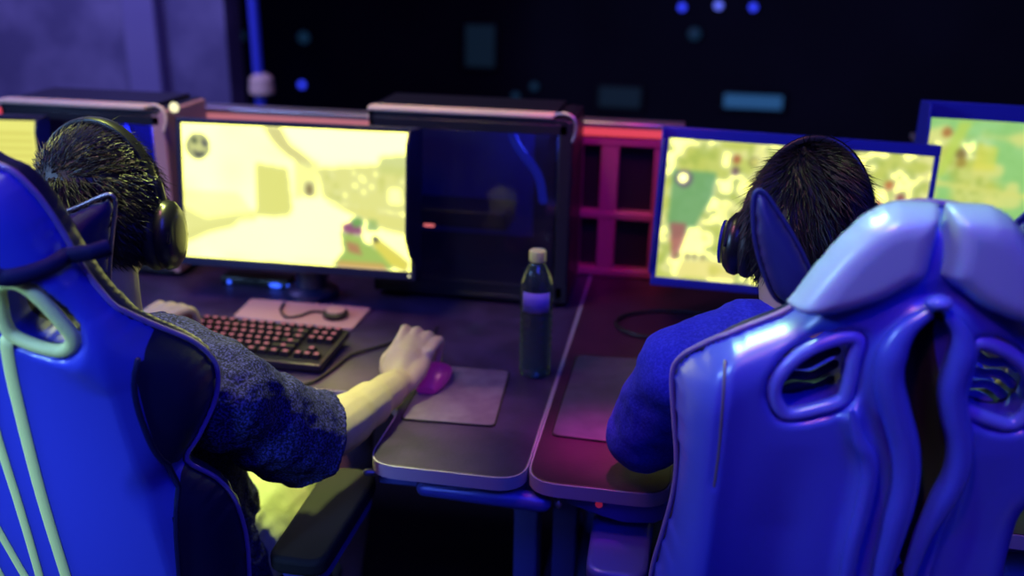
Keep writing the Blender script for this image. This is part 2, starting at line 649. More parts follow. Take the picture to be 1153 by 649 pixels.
dA = desk('dark desk with a cut-out where the sitter in the speckled T-shirt sits', -1.36, XG - 0.003, -1.12, -0.463, M['desk'], True)
dB = desk('plum-lit desk holding the smooth mouse pad, to the right of the long gap', XG + 0.003, 0.625, 0.02, 0.44, M['desk_red_lit'], True)
dC = desk('desk at the right edge under the green-screened monitor', 0.631, 1.5, 0.84, 1.28, M['desk'], True)
dD = desk('desk at the left edge under the small cropped monitor', -2.4, -1.366, -2.1, -1.6, M['desk'], True)

# under-desk hardware of the two main desks
zt = DZ - 0.026
b = MB().tube([PZ(478, 550, .70), PZ(540, 557, .699), PZ(610, 566, .698)], [.013, .016, .016], n=16)
b.build('under_bar', M['frame_blue'], dA)
MB().box((-0.455, 1.335, zt - 0.03), (-0.385, 1.40, zt + 0.002)).build('bracket', M['frame_blue'], dA, bevel=0.004)
MB().tube([(-0.458, 1.34, zt - 0.012), (-0.474, 1.336, zt - 0.012)], 0.006, n=12).build('bolt', M['steel'], dA)
bp_ = [(-0.135, 1.33), (0.02, 1.325), (0.02, 1.36), (-0.135, 1.36)]
MB().add([(-0.14, 1.325, zt), (-0.14, 1.325, zt - 0.02), (-0.10, 1.325, zt - 0.034), (-0.05, 1.325, zt - 0.045), (0.0, 1.325, zt - 0.04), (0.03, 1.325, zt - 0.02), (0.03, 1.325, zt),
          (-0.14, 1.37, zt), (-0.14, 1.37, zt - 0.02), (-0.10, 1.37, zt - 0.034), (-0.05, 1.37, zt - 0.045), (0.0, 1.37, zt - 0.04), (0.03, 1.37, zt - 0.02), (0.03, 1.37, zt)],
         [(0, 1, 2, 3, 4, 5, 6), (13, 12, 11, 10, 9, 8, 7)] + [(i, i + 7, i + 8, i + 1) for i in range(6)] + [(6, 13, 7, 0)]).build('bracket', M['frame_blue'], dB, bevel=0.003)
MB().ellipsoid((-0.152, 1.322, zt - 0.006), (0.006, 0.006, 0.006), 12).ellipsoid((-0.152, 1.320, zt - 0.02), (0.006, 0.006, 0.008), 12).build('bolt', M['steel'], dB)
o = MB().ellipsoid((-0.088, 1.322, zt - 0.014), (0.006, 0.004, 0.006), 12).build('button', M['red'], dB)
o['label'] = 'pink button'

# ------------------------------------------------------------- screen pictures
NW, NH = 176, 99


def blur(im, k):
    for ax in (0, 1):
        for _ in range(2):
            acc = np.zeros_like(im)
            for d in range(-k, k + 1):
                acc += np.roll(im, d, axis=ax)
            # avoid wrap by edge pad
            im = acc / (2 * k + 1)
    return im


def smooth_noise(nx, ny, seed):
    g = np.random.default_rng(seed).random((ny + 2, nx + 2))
    y = np.linspace(0, ny, NH)[:, None]
    x = np.linspace(0, nx, NW)[None, :]
    yi, xi = np.floor(y).astype(int), np.floor(x).astype(int)
    fy, fx = y - yi, x - xi
    fy, fx = fy * fy * (3 - 2 * fy), fx * fx * (3 - 2 * fx)
    return (g[yi, xi] * (1 - fy) * (1 - fx) + g[yi + 1, xi] * fy * (1 - fx) + g[yi, xi + 1] * (1 - fy) * fx + g[yi + 1, xi + 1] * fy * fx)


gx, gy = np.meshgrid((np.arange(NW) + 0.5) / NW, (np.arange(NH) + 0.5) / NH)
GP = np.stack([gx.ravel(), gy.ravel()], 1)


def paint(im, poly, c, a=1.0):
    m = inside(GP, np.array(poly, float)).reshape(NH, NW)
    im[m] = im[m] * (1 - a) + np.array(c, float) * a


def disc(im, x, y, r_, c, a=1.0, ry=None):
    ry = ry or r_ * NW / NH * (0.299 / 0.531) * (NW / NH) / (NW / NH)
    m = ((gx - x) / r_) ** 2 + ((gy - y) / (r_ * 1.776)) ** 2 < 1
    im[m] = im[m] * (1 - a) + np.array(c, float) * a


def mix(im, m, c):
    return im * (1 - m[..., None]) + np.array(c, float) * m[..., None]


def shooter_view():
    im = np.zeros((NH, NW, 3)) + (250, 250, 222)
    im = mix(im, np.clip((gx - 0.0) * 0 + smooth_noise(9, 6, 3) * 0.5 - 0.1, 0, 1), (240, 240, 165))
    paint(im, [(0, .62), (.10, .70), (.22, .66), (.33, .62), (.33, .70), (.12, .80), (0, .90)], (225, 224, 110), .75)   # foot of left wall
    paint(im, [(0, .5), (.25, .5), (.33, .66), (0, .8)], (240, 240, 150), .5)
    paint(im, [(.33, .27), (.47, .30), (.49, .64), (.40, .66), (.33, .66)], (224, 224, 112), .9)     # corner house
    paint(im, [(.36, .0), (.44, .0), (.48, .12), (.60, .26), (.56, .30), (.46, .20), (.40, .10)], (214, 208, 120), .85)
    paint(im, [(.44, .0), (1, .0), (1, .18), (.86, .22), (.62, .22), (.50, .10)], (250, 250, 225), .9)   # sky
    paint(im, [(.50, .24), (.60, .24), (.60, .52), (.50, .52)], (232, 232, 150), .9)
    paint(im, [(.60, .28), (.86, .24), (1, .26), (1, .58), (.80, .56), (.62, .50)], (226, 226, 128), .9)    # far houses
    paint(im, [(.86, .18), (1, .15), (1, .30), (.86, .30)], (205, 214, 122), .8)
    for k in range(26):
        x, y = .62 + .36 * rng.random(), .28 + .2 * rng.random()
        paint(im, [(x, y), (x + .02, y), (x + .02, y + .05), (x, y + .05)], [(200, 205, 100), (245, 245, 190)][k % 2], .6)
    paint(im, [(.90, .40), (.96, .40), (.96, .52), (.90, .52)], (246, 246, 200), .8)
    paint(im, [(.552, .40), (.572, .40), (.572, .48), (.552, .48)], (110, 90, 50), 1)                # doorway
    paint(im, [(.62, .52), (.80, .56), (1, .60), (1, .74), (.88, .70), (.74, .60)], (226, 224, 120), .9)   # low wall
    paint(im, [(.52, .50), (.60, .50), (.70, .62), (.70, .95), (.1, .95), (.25, .70), (.47, .64)], (250, 250, 215), .9)   # road
    im = blur(im, 1)
    # weapon held by a gloved hand
    paint(im, [(.70, .69), (.74, .66), (.79, .70), (.79, .75), (.71, .74)], (150, 90, 120))
    paint(im, [(.74, .64), (.78, .62), (.80, .68), (.75, .70)], (120, 170, 90))
    paint(im, [(.82, .63), (.85, .64), (.86, .72), (.80, .72)], (150, 185, 100), .8)
    paint(im, [(.70, .74), (.78, .76), (.90, .92), (.92, .99), (.66, .99), (.71, .88)], (165, 195, 95))
    paint(im, [(.72, .80), (.77, .82), (.79, .90), (.73, .88)], (190, 110, 90), .7)
    paint(im, [(.80, .76), (.85, .76), (.99, .93), (.98, 1), (.92, .97)], (226, 216, 90))
    disc(im, .815, .765, .028, (252, 250, 210))
    disc(im, .845, .775, .012, (40, 40, 30))
    paint(im, [(.68, .95), (.88, .95), (.9, 1), (.68, 1)], (222, 160, 90), .7)
    disc(im, .075, .17, .052, (130, 135, 80))
    disc(im, .075, .17, .043, (205, 208, 130))
    paint(im, [(.05, .2), (.08, .22), (.10, .21), (.10, .23), (.07, .245)], (30, 30, 50))
    paint(im, [(.09, .12), (.11, .13), (.115, .17), (.098, .165)], (50, 50, 70))
    disc(im, .06, .13, .012, (70, 80, 50))
    return blur(im, 1)


def map_view(seed, base, spots, dark_left):
    im = np.zeros((NH, NW, 3)) + base
    n1, n2, n3 = smooth_noise(10, 6, seed), smooth_noise(22, 13, seed + 1), smooth_noise(44, 26, seed + 2)
    im = mix(im, np.clip((n1 - .45) * 4, 0, 1) * .9, (250, 250, 200))
    im = mix(im, np.clip((n2 - .52) * 5, 0, 1) * .8, (188, 200, 84))
    im = mix(im, np.clip((n3 - .62) * 6, 0, 1) * .7, (166, 186, 80))
    if dark_left:
        paint(im, [(.03, .22), (.20, .22), (.19, .40), (.16, .52), (.13, .66), (.05, .72), (.03, .6)], (112, 168, 108), .9)
        paint(im, [(.04, .60), (.10, .60), (.10, .74), (.08, .86), (.06, .86), (.05, .76)], (170, 95, 95), .8)
        paint(im, [(.11, .62), (.16, .62), (.22, .98), (.06, .98)], (248, 248, 190), .9)
        disc(im, .075, .28, .034, (110, 100, 110)); disc(im, .072, .275, .02, (255, 255, 235))
        paint(im, [(.46, 0), (.475, 0), (.47, .1), (.462, .1)], (110, 105, 120))
        paint(im, [(.10, .86), (.3, .84), (.32, .98), (.08, .98)], (238, 222, 110), .6)
        for x in (.08, .12, .15, .18):
            disc(im, x, .83, .012, (150, 140, 80), .8)
        for x, y, c in ((.27, .12, (170, 90, 60)), (.27, .2, (110, 80, 90)), (.85, .22, (190, 110, 60)), (.90, .3, (130, 60, 70)), (.82, .36, (190, 90, 60)), (.3, .52, (150, 100, 60)), (.36, .7, (190, 100, 70)), (.97, .33, (150, 80, 70))):
            disc(im, x, y, .017, c, .85)
        disc(im, .335, .13, .018, (120, 120, 70)); disc(im, .338, .13, .012, (230, 225, 120))
        paint(im, [(.55, .02), (.66, .04), (.60, .16), (.52, .12)], (252, 252, 220), .9)
        paint(im, [(.69, .05), (.75, .05), (.75, .2), (.69, .2)], (252, 252, 220), .9)
    else:
        im = mix(im, np.clip((smooth_noise(5, 4, seed + 7) - .22) * 4, 0, 1) * .85, (140, 205, 124))
        im = mix(im, np.clip((smooth_noise(14, 9, seed + 9) - .6) * 6, 0, 1) * .8, (225, 226, 130))
        paint(im, [(.0, .42), (.5, .50), (.5, .54), (.0, .46)], (215, 220, 120), .8)
        paint(im, [(.04, .5), (.08, .5), (.05, .9), (.02, .9)], (205, 220, 120), .7)
        paint(im, [(.12, .02), (.17, .02), (.09, .4), (.06, .4)], (190, 215, 90), .8)
        for x, y, c in ((.08, .10, (170, 110, 60)), (.145, .24, (130, 110, 60)), (.15, .30, (160, 140, 60)), (.3, .8, (180, 130, 80)), (.26, .95, (160, 90, 70)), (.5, .9, (180, 80, 60))):
            disc(im, x, y, .02, c, .85)
        paint(im, [(.2, .16), (.28, .18), (.28, .34), (.2, .34)], (222, 220, 80), .6)
    return blur(im, 1)


def list_view():
    im = np.zeros((NH, NW, 3)) + (236, 234, 120)
    paint(im, [(0, 0), (.72, 0), (.72, 1), (0, 1)], (246, 246, 160))
    for k in range(14):
        y = .1 + k * .062
        paint(im, [(.76, y), (.96, y), (.96, y + .022), (.76, y + .022)], (208, 200, 84), .8)
    return blur(im, 1)


def to_light(im, gain):
    """display values to light, with headroom where the picture is over-exposed"""
    c = im / 255.0
    L = np.where(c <= 0.04045, c / 12.92, ((c + 0.055) / 1.055) ** 2.4)
    k = np.clip((c[..., 2] - 0.58) / 0.2, 0, 1)
    L[..., 0] *= 1 + gain * k
    L[..., 1] *= 1 + gain * k
    return L


def screen_mesh(im, w, h, mtx, parent, inset=0.0):
    vs, fs = [], []
    for j in range(NH):
        for i in range(NW):
            vs.append(mtx @ Vector(((i / (NW - 1) - .5) * w, inset, (.5 - j / (NH - 1)) * h)))
    for j in range(NH - 1):
        for i in range(NW - 1):
            a = j * NW + i
            fs.append((a, a + NW, a + NW + 1, a + 1))
    b = MB()
    b.add(vs, fs)
    o = b.build('screen', M['screen'], parent, auto=False)
    at = o.data.color_attributes.new('picture', 'FLOAT_COLOR', 'POINT')
    arr = np.ones((NH * NW, 4), np.float32)
    arr[:, :3] = im.reshape(-1, 3)
    at.data.foreach_set('color', arr.ravel())
    return o


def monitor(label, x, y, z, yaw, tilt, roll, s, im, case_m, shields=(1, -1), depth=.045, top=0.0, base=True, base_at=None):
    w, h = .531 * s, .299 * s
    mtx = Matrix.Translation((x, y, z)) @ Matrix.Rotation(R(yaw), 4, 'Z') @ Matrix.Rotation(-R(tilt), 4, 'X') @ Matrix.Rotation(R(roll), 4, 'Y')
    t = thing('monitor', label, 'monitor', (x, y + 0.08, DZ), 'gaming monitors on the desks')
    bz = 0.011
    # frame bars around the screen, then the back shell
    b = MB()
    for lo, hi in (((-w / 2 - bz, -.006, h / 2), (w / 2 + bz, .02, h / 2 + bz + top)), ((-w / 2 - bz, -.006, -h / 2 - .019), (w / 2 + bz, .02, -h / 2)),
                   ((-w / 2 - bz, -.006, -h / 2), (-w / 2, .02, h / 2)), ((w / 2, -.006, -h / 2), (w / 2 + bz, .02, h / 2))):
        b.box(lo, hi, mtx)
    b.build('bezel', case_m, t, bevel=0.002)
    MB().box((-w / 2 - bz + .002, .006, -h / 2 - .017), (w / 2 + bz - .002, .038, h / 2 + bz + top - .002), mtx).build('back_shell', case_m, t, bevel=0.006)
    screen_mesh(im, w, h, mtx, t, -0.0005)
    for sd in shields:      # side shields that stand out from the frame, their front edge curving back at the foot
        x0 = sd * (w / 2 + bz)
        prof = [(.02, h / 2 + bz + top), (-depth * .8, h / 2 + bz + top - .004), (-depth, h / 2 - .02), (-depth, -h * .22), (-depth * .62, -h * .36), (-.006, -h * .47), (.02, -h * .5)]
        vs = [mtx @ Vector((x0 + e * sd, p[0], p[1])) for e in (0, .005) for p in prof]
        n = len(prof)
        fs = [tuple(range(n)), tuple(reversed(range(n, 2 * n)))] + [(i, n + i, n + (i + 1) % n, (i + 1) % n) for i in range(n)]
        MB().add(vs, fs).build('side_shield', case_m, t, smooth=False, bevel=0.0015)
    # power light and key dots under the picture
    MB().ellipsoid(mtx @ Vector((w / 2 - .002, -.007, -h / 2 - .009)), (.003, .002, .003), 10).build('power_light', M['led_cream'], t)
    # stand
    bx, by = base_at if base_at else (x, y + 0.07)
    MB().box((bx - .03, by + .01, DZ + .03), (bx + .03, by + .045, z + .02)).build('stand_column', M['bezel'], t, bevel=0.012, seg=4)
    MB().box((bx - .05, y + .035, z - .05), (bx + .05, by + .02, z + .05)).build('stand_head', M['bezel'], t, bevel=0.006)
    MB().lathe([(.062, 0), (.062, .010), (.055, .016), (.036, .020), (.034, .06)], 40, (bx, by - .005, DZ + .006)).build('stand_foot', M['bezel'], t)
    o = MB().lathe([(.014, 0), (.018, .003), (.018, .006)], 24, (bx, by + .009, DZ + .085), Matrix.Rotation(R(90), 3, 'X')).build('cable_hole', M['red'], t)
    o['label'] = 'red ring of the cable hole'
    return t, mtx


GAIN = 2.2
mA, mtxA = monitor('monitor with a shooter game in view, behind the left player in headphones', -.829, 1.945, 1.005, -.9, 8, -.6, 1.0, to_light(shooter_view(), GAIN), M['bezel'], shields=(1,), depth=.085)
# pale stand plate, traced on the desk
pl = [PZ(*q, DZ) for q in ((283, 339), (418, 349), (397, 373), (263, 359))]
P = fillet([(p.x, p.y) for p in reversed(pl)], [.008] * 4)
o = MB().prism(P, DZ, DZ + .006).build('stand_plate', M['paper'], mA, bevel=0.001)
o['label'] = 'pale flat stand plate'
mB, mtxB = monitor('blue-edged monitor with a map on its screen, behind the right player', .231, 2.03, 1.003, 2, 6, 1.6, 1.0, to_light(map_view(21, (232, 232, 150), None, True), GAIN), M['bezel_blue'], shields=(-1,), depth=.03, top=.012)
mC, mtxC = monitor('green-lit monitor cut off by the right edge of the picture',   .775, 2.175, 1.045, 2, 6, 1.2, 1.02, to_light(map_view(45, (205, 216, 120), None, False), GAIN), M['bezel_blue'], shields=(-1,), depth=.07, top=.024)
mD, mtxD = monitor('small part of a monitor at the left edge, beyond the tall chair', -1.715, 1.955, .99, 8, 2, 0, .95, to_light(list_view(), GAIN), M['bezel'])

# ------------------------------------------------------------ computer towers
def tower(label, x0, x1, y0, y1, z1, led, blue_end, inner=.5):
    t = thing('computer_tower', label, 'computer', ((x0 + x1) / 2, (y0 + y1) / 2, DZ), 'computer towers between the monitors')
    z0 = DZ + .012
    th = .012
    b = MB()
    b.box((x0, y1 - th, z0), (x1, y1, z1))                       # far side
    b.box((x0, y0, z0), (x1, y1, z0 + th))                       # floor of the case
    b.box((x0, y0, z1 - th), (x1, y1, z1))                       # top
    b.box((x0, y0, z0), (x0 + th, y1, z1))                       # rear
    b.box((x0, y0, z1 - .035), (x1, y0 + .004, z1 - th))
    b.box((x0, y0, z0 + th), (x1, y0 + .004, z0 + .04))
    b.build('case_shell', M['case'], t, bevel=0.003)
    MB().box((x1 - .022, y0, z0), (x1 + .012, y1, z1 - .002)).build('front_panel', M['case'] if not blue_end else M['paper'], t, bevel=0.006, seg=3)
    MB().box((x0 + .004, y0 - .003, z0 + .03), (x1 - .024, y0 + .0005, z1 - .03)).build('glass_side', M['glass_dark'], t, bevel=0.001)
    MB().box((x0 - .002, y0 + .03, z1), (x1 - .03, y1 + .002, z1 + .008)).build('top_panel', M['case'], t, bevel=0.003)
    MB().box((x0 - .002, y0 - .005, z1), (x1 - .03, y0 + .034, z1 + .011)).build('top_trim', M['trim_pale'], t, bevel=0.004, seg=3)
    hp = [(x1 - .035, y0 + .012, z1 + .006), (x1 - .01, y0 + .006, z1 + .012), (x1 + .012, y0, z1 + .004), (x1 + .018, y0 - .002, z1 - .02), (x1 + .012, y0 - .003, z1 - .045)]
    MB().tube(spline(hp), .004, n=10).build('handle', M['trim_pale'] if blue_end else M['steel'], t)
    for xx in (x0 + .05, x1 - .05):
        MB().box((xx - .02, y0 + .02, DZ), (xx + .02, y1 - .02, z0)).build('foot', M['black'], t, bevel=0.002)
    # inside: board, card, fan and a glowing tube for the blue reflection in the glass
    MB().box((x0 + .06, y1 - .03, z0 + .1), (x1 - .1, y1 - .018, z1 - .04)).build('circuit_board', M['board'], t)
    MB().box((x0 + .06, y0 + .05, z0 + .15), (x1 - .14, y1 - .03, z0 + .19)).build('graphics_card', M['black'], t, bevel=0.004)
    tp = [(x1 - .14, y0 + .08, z1 - .03), (x1 - .12, y0 + .05, z1 - .07), (x1 - .07, y0 + .04, z1 - .13), (x1 - .055, y0 + .04, z1 - .19)]
    MB().tube(spline(tp), .010, n=12).build('reflection_tube', M['tube_blue'], t)
    pl_ = bpy.data.lights.new('case_fill', 'POINT')  # unseen point lamp added to brighten the case interior
    pl_.energy, pl_.color, pl_.shadow_soft_size = inner, (.04, .07, 1.0), .03
    po = bpy.data.objects.new('case_fill', pl_)
    COL.objects.link(po)
    po.location = (x1 - .10, y0 + .07, z1 - .06)
    for k in range(2):
        zc = z1 - .11 - k * .14
        mt = Matrix.Rotation(R(90), 3, 'Y')
        MB().lathe([(.03, -.012), (.058, -.012), (.058, .012), (.03, .012)], 28, (x1 - .04, y1 - .09, zc), mt).build('fan', M['black'], t)
    o = MB().box((led[0] - .012, y0 - .006, led[1] - .003), (led[0] + .012, y0 - .002, led[1] + .003)).build('power_light', M['led_salmon'], t, bevel=0.001)
    o['label'] = 'small glowing salmon bar'
    if blue_end:
        c = PY(196, 121, y0 - .012)
        MB().ellipsoid(c, (.012, .006, .012), 14).build('corner_glint', M['led_cream'], t)  # glowing bead painting in the bright highlight at the handle corner
    return t


lp = PY(483, 254, 2.045)
tower('black computer tower with a glass side, behind the water bottle', -.69, -.246, 2.05, 2.26, 1.183, (lp.x, lp.z), False)
tower('computer tower with a pale end panel beyond the left player', -1.60, -1.195, 2.05, 2.26, 1.158, (-1.50, 1.05), True, 1.6)

# ------------------------------------------------- dividers behind the desks
def divider(label, x0, x1, y, zt_, strip_m, posts, rails):
    t = thing('desk_divider', label, 'divider', ((x0 + x1) / 2, y, DZ), 'dividers along the back of the desks')
    MB().box((x0, y + .03, DZ), (x1, y + .045, zt_ - .02)).build('panel', M['divider_panel'], t)
    b = MB()
    for px in posts:
        b.box((px - .012, y, DZ), (px + .012, y + .03, zt_ - .02))
    for rz_ in rails:
        b.box((x0, y - .002, rz_ - .010), (x1, y + .03, rz_ + .010))
    b.build('frame', M['divider'], t, bevel=0.003)
    MB().box((x0, y - .012, zt_ - .014), (x1, y + .05, zt_)).build('top_rail', M['steel'], t, bevel=0.003)
    MB().box((x0 + .005, y - .009, zt_ - .034), (x1 - .005, y + .0, zt_ - .016)).build('light_strip', strip_m, t, bevel=0.002)
    return t


YD = 2.30
q = lambda x, y: PY(x, y, YD)
divider('divider with a red light strip, between the black tower and the right monitor', -.262, -.0, YD, q(690, 137).z, M['led_red'], (q(648, 240).x, q(679, 240).x, q(688, 240).x, q(738, 240).x),
        (q(690, 160).z, q(690, 243).z, DZ + .012))
divider('divider with a pink light strip above the shooter-game monitor', -1.30, -.275, YD, q(300, 123).z, M['led_pink'], (-1.28, -.9, -.5, -.3), (.8, .95))
divider('divider behind the monitor at the right edge', .51, 1.6, YD, q(690, 137).z, M['led_violet'], (.55, 1.0, 1.5), (.8, .95))
divider('divider behind the monitor at the left edge', -2.5, -1.31, YD, 1.115, M['led_red'], (-2.4, -2, -1.35), (.8, .95))

# ---------------------------------------------------------------- desk items
def pad(label, px, material, z=DZ):
    pts = [PZ(*p_, z) for p_ in px]
    P = fillet([(p.x, p.y) for p in pts], [.012] * 4)
    t = thing('mouse_pad', label, 'mouse pad', (pts[0].x, pts[0].y, z))
    MB().prism(P, z + .0005, z + .004).build('cloth_top', material, t, bevel=0.001)
    Q = fillet([(p.x + (.0025 if i in (1, 2) else -.0025), p.y + (.0025 if i > 1 else -.0025)) for i, p in enumerate(pts)], [.013] * 4)
    MB().prism(Q, z, z + .003).build('rubber_base', M['matte_black'], t)
    return t


pad('pale mouse pad under the hand on the left desk', [(452, 473), (556, 481), (573, 420), (486, 413)], M['pad'])
pad('dark mouse pad near the front edge of the plum-lit desk', [(622, 491), (735, 505), (748, 408), (650, 402)], M['pad_dark'])

# puck with its cable on the stand plate
pk = PZ(378, 357, DZ + .006)
t = thing('control_puck', 'round cable-linked controller on the pale stand plate', 'controller', (pk.x, pk.y, DZ + .0065))
MB().lathe([(.026, 0), (.028, .004), (.028, .011), (.024, .014)], 36, (pk.x, pk.y, DZ + .0065)).build('body', M['black'], t)
MB().lathe([(.021, 0), (.021, .0025), (.018, .003)], 36, (pk.x, pk.y, DZ + .0205)).build('dial', M['paper'], t)
cp = [PZ(*c, DZ + .0095) for c in ((366, 352), (352, 351), (337, 356), (322, 357), (316, 349), (320, 342))]
MB().tube(spline(cp), .003, n=8).build('cable', M['cable'], t)

# keyboard
K0 = Vector((-.652, 1.60, DZ))
KW, KD = .365, .165
kb = thing('keyboard', 'keyboard with glowing red keys in front of the shooter-game monitor', 'keyboard', K0)
kx = Matrix.Translation(K0) @ Matrix.Rotation(R(-1), 4, 'Z') @ Matrix.Rotation(R(3), 4, 'X')
MB().box((-KW, 0, .004), (0, KD, .020), kx).build('case', M['keycase'], kb, bevel=0.004, seg=3)
MB().box((-KW + .006, .008, .020), (-.006, KD - .006, .0215), kx).build('plate', M['matte_black'], kb)
for fx in (-KW + .03, -.03):
    MB().box((fx - .015, KD - .03, -.007), (fx + .015, KD - .015, .005), kx).build('foot', M['black'], kb)
    MB().box((fx - .015, .01, -.001), (fx + .015, .02, .005), kx).build('foot', M['black'], kb)
PITCH = .0190
rows = [
    [(0, 1), (2, 1), (3, 1), (4, 1), (5, 1), (6.5, 1), (7.5, 1), (8.5, 1), (9.5, 1), (11, 1), (12, 1), (13, 1), (14, 1), (15.25, 1), (16.25, 1), (17.25, 1)],
    [(i, 1) for i in range(13)] + [(13, 2), (15.25, 1), (16.25, 1), (17.25, 1)],
    [(0, 1.5)] + [(1.5 + i, 1) for i in range(12)] + [(13.5, 1.5), (15.25, 1), (16.25, 1), (17.25, 1)],
    [(0, 1.75)] + [(1.75 + i, 1) for i in range(11)] + [(12.75, 2.25)],
    [(0, 2.25)] + [(2.25 + i, 1) for i in range(10)] + [(12.25, 2.75), (16.25, 1)],
    [(0, 1.25), (1.25, 1.25), (2.5, 1.25), (3.75, 6.25), (10, 1.25), (11.25, 1.25), (12.5, 1.25), (13.75, 1.25), (15.25, 1), (16.25, 1), (17.25, 1)],
]
for r_, row in enumerate(rows):
    yk = KD - .022 - r_ * PITCH * 1.22
    for xk, wk in row:
        x0 = -KW + .011 + xk * PITCH
        w = wk * PITCH - .0025
        c = (x0 + w / 2, yk, .0)
        b = MB()
        a0, a1, d0, d1 = w / 2, w / 2 - .002, .0088, .0062
        vs = [kx @ Vector((c[0] + sx * a, c[1] + sy * d, z)) for z, a, d in ((.0225, a0, d0), (.031, a1, d1)) for sx, sy in ((-1, -1), (1, -1), (1, 1), (-1, 1))]
        b.add(vs, [(3, 2, 1, 0), (4, 5, 6, 7), (0, 1, 5, 4), (1, 2, 6, 5), (2, 3, 7, 6), (3, 0, 4, 7)])
        k = b.build('keycap', M['keycap'], kb, smooth=False)
        l = MB().add([kx @ Vector((c[0] + math.cos(a) * .0052, c[1] + math.sin(a) * .0046, .0314)) for a in np.linspace(0, 2 * PI, 12, endpoint=False)], [tuple(range(12))])
        if xk + wk > 0:
            lo = l.build('legend', M['legend'], k, smooth=False)
# keyboard cable crossing the desk
cp = [PZ(*c, DZ + .004) for c in ((340, 434), (358, 427), (378, 413), (395, 400), (420, 392), (445, 385))]
tag(MB().tube(spline(cp), .003, n=8).build('cable', M['cable']), 'thin black cable crossing the left desk in front of the keyboard', 'cable')
cp = [PZ(*c, DZ + .005) for c in ((840, 362), (800, 354), (745, 350), (708, 354), (694, 362), (702, 372), (735, 380), (790, 376), (830, 366))]
tag(MB().tube(spline(cp), .004, n=8).build('cable', M['cable']), 'looped dark cable on the plum-lit desk below the blue-edged monitor', 'cable')

# mouse under the left player's hand
mo = PZ(484, 428, DZ + .02)
MOUSE = Vector((-.432, 1.615, DZ + .0045))
t = thing('mouse', 'glowing purple mouse under the hand on the pale pad', 'mouse', MOUSE)
vs, fs = [], []
b = MB()
secs = []
for k in range(13):
    s = k / 12
    y = -.058 + .116 * s
    wd = .033 * (math.sin(PI * min(max(s * .92 + .06, 0), 1)) ** .35)
    hg = .038 * (math.sin(PI * (s * .9 + .06)) ** .7) * (1.1 - .35 * s)
    ring = []
    for j in range(16):
        a = 2 * PI * j / 16
        ring.append(MOUSE + Vector((wd * math.cos(a), y, max(0, hg * .42 + hg * .58 * math.sin(a)) if math.sin(a) > -.7 else 0)))
    vs += ring
for i in range(12):
    for j in range(16):
        l = (j + 1) % 16
        fs.append((i * 16 + j, i * 16 + l, (i + 1) * 16 + l, (i + 1) * 16 + j))
fs += [tuple(reversed(range(16))), tuple(12 * 16 + j for j in range(16))]
b.add(vs, fs).build('shell', M['mouse_glow'], t)
MB().tube([MOUSE + Vector((0, .03, .036)), MOUSE + Vector((0, .042, .033))], .005, n=10).build('scroll_wheel', M['black'], t)
MB().tube(spline([MOUSE + Vector((0, .056, .008)), MOUSE + Vector((-.01, .10, .003)), MOUSE + Vector((-.05, .16, .001)), MOUSE + Vector((-.06, .26, .001))]), .0022, n=8).build('cable', M['cable'], t)

# water bottle
bb = PZ(602, 420, DZ)
t = thing('water_bottle', 'clear plastic water bottle with a pale green cap and violet label', 'bottle', (bb.x, bb.y, DZ))
prof = [(.004, .004), (.026, .0), (.0305, .006)]
for k in range(9):
    z = .014 + k * .0145
    prof += [(.0308, z), (.0288, z + .005), (.0308, z + .010)]
prof += [(.0312, .148), (.0312, .168), (.0295, .180), (.024, .196), (.0165, .208), (.0125, .213), (.0125, .218)]
prof = [(r_ * 1.02, z * 1.07) for r_, z in prof]
MB().lathe(prof, 36, (bb.x, bb.y, DZ)).build('body', M['bottle'], t)
MB().lathe([(.0150, .230), (.0160, .231), (.0160, .249), (.0145, .251)], 30, (bb.x, bb.y, DZ)).build('cap', M['cap'], t)
n = 22
vs, fs = [], []
for k in range(n + 1):
    a = -PI * .5 - .75 + 1.75 * k / n
    for z in (.137, .176):
        vs.append((bb.x + (.0326) * math.cos(a), bb.y + (.0326) * math.sin(a), DZ + z))
for k in range(n):
    fs.append((2 * k, 2 * k + 2, 2 * k + 3, 2 * k + 1))
o = MB().add(vs, fs).build('label', M['label'], t)
o['label'] = 'violet paper label'
s = o.modifiers.new('thick', 'SOLIDIFY'); s.thickness = .0004

# hub with blue lights behind the left monitor's foot
YH = 2.035
t = thing('usb_hub', 'small black hub with blue lights under the shooter-game monitor', 'hub', (-1.0, YH + .03, DZ))
ha, hc = PY(248, 318, YH), PY(334, 324, YH)
MB().box((ha.x, YH, DZ + .0005), (min(hc.x, -.90), YH + .05, max(ha.z, hc.z) + .014)).build('body', M['black'], t, bevel=0.005)
for (x, y, rx_, rz_) in ((258, 318, .005, .005), (310, 323, .016, .006), (325, 324, .005, .005)):
    c = PY(x, y, YH - .001)
    c.z = max(c.z, DZ + .008)
    MB().ellipsoid(c, (rx_, .003, rz_), 14).build('indicator_light', M['led_blue'], t)

# ---------------------------------------------------------------- chairs
def mirror(half, cu=0.0):
    """half outline (top to bottom, one side) to a closed outline about u = 0"""
    h = np.array(half)
    o = h.copy()
    o[:, 0] = -o[:, 0]
    return np.concatenate([h, o[::-1]])


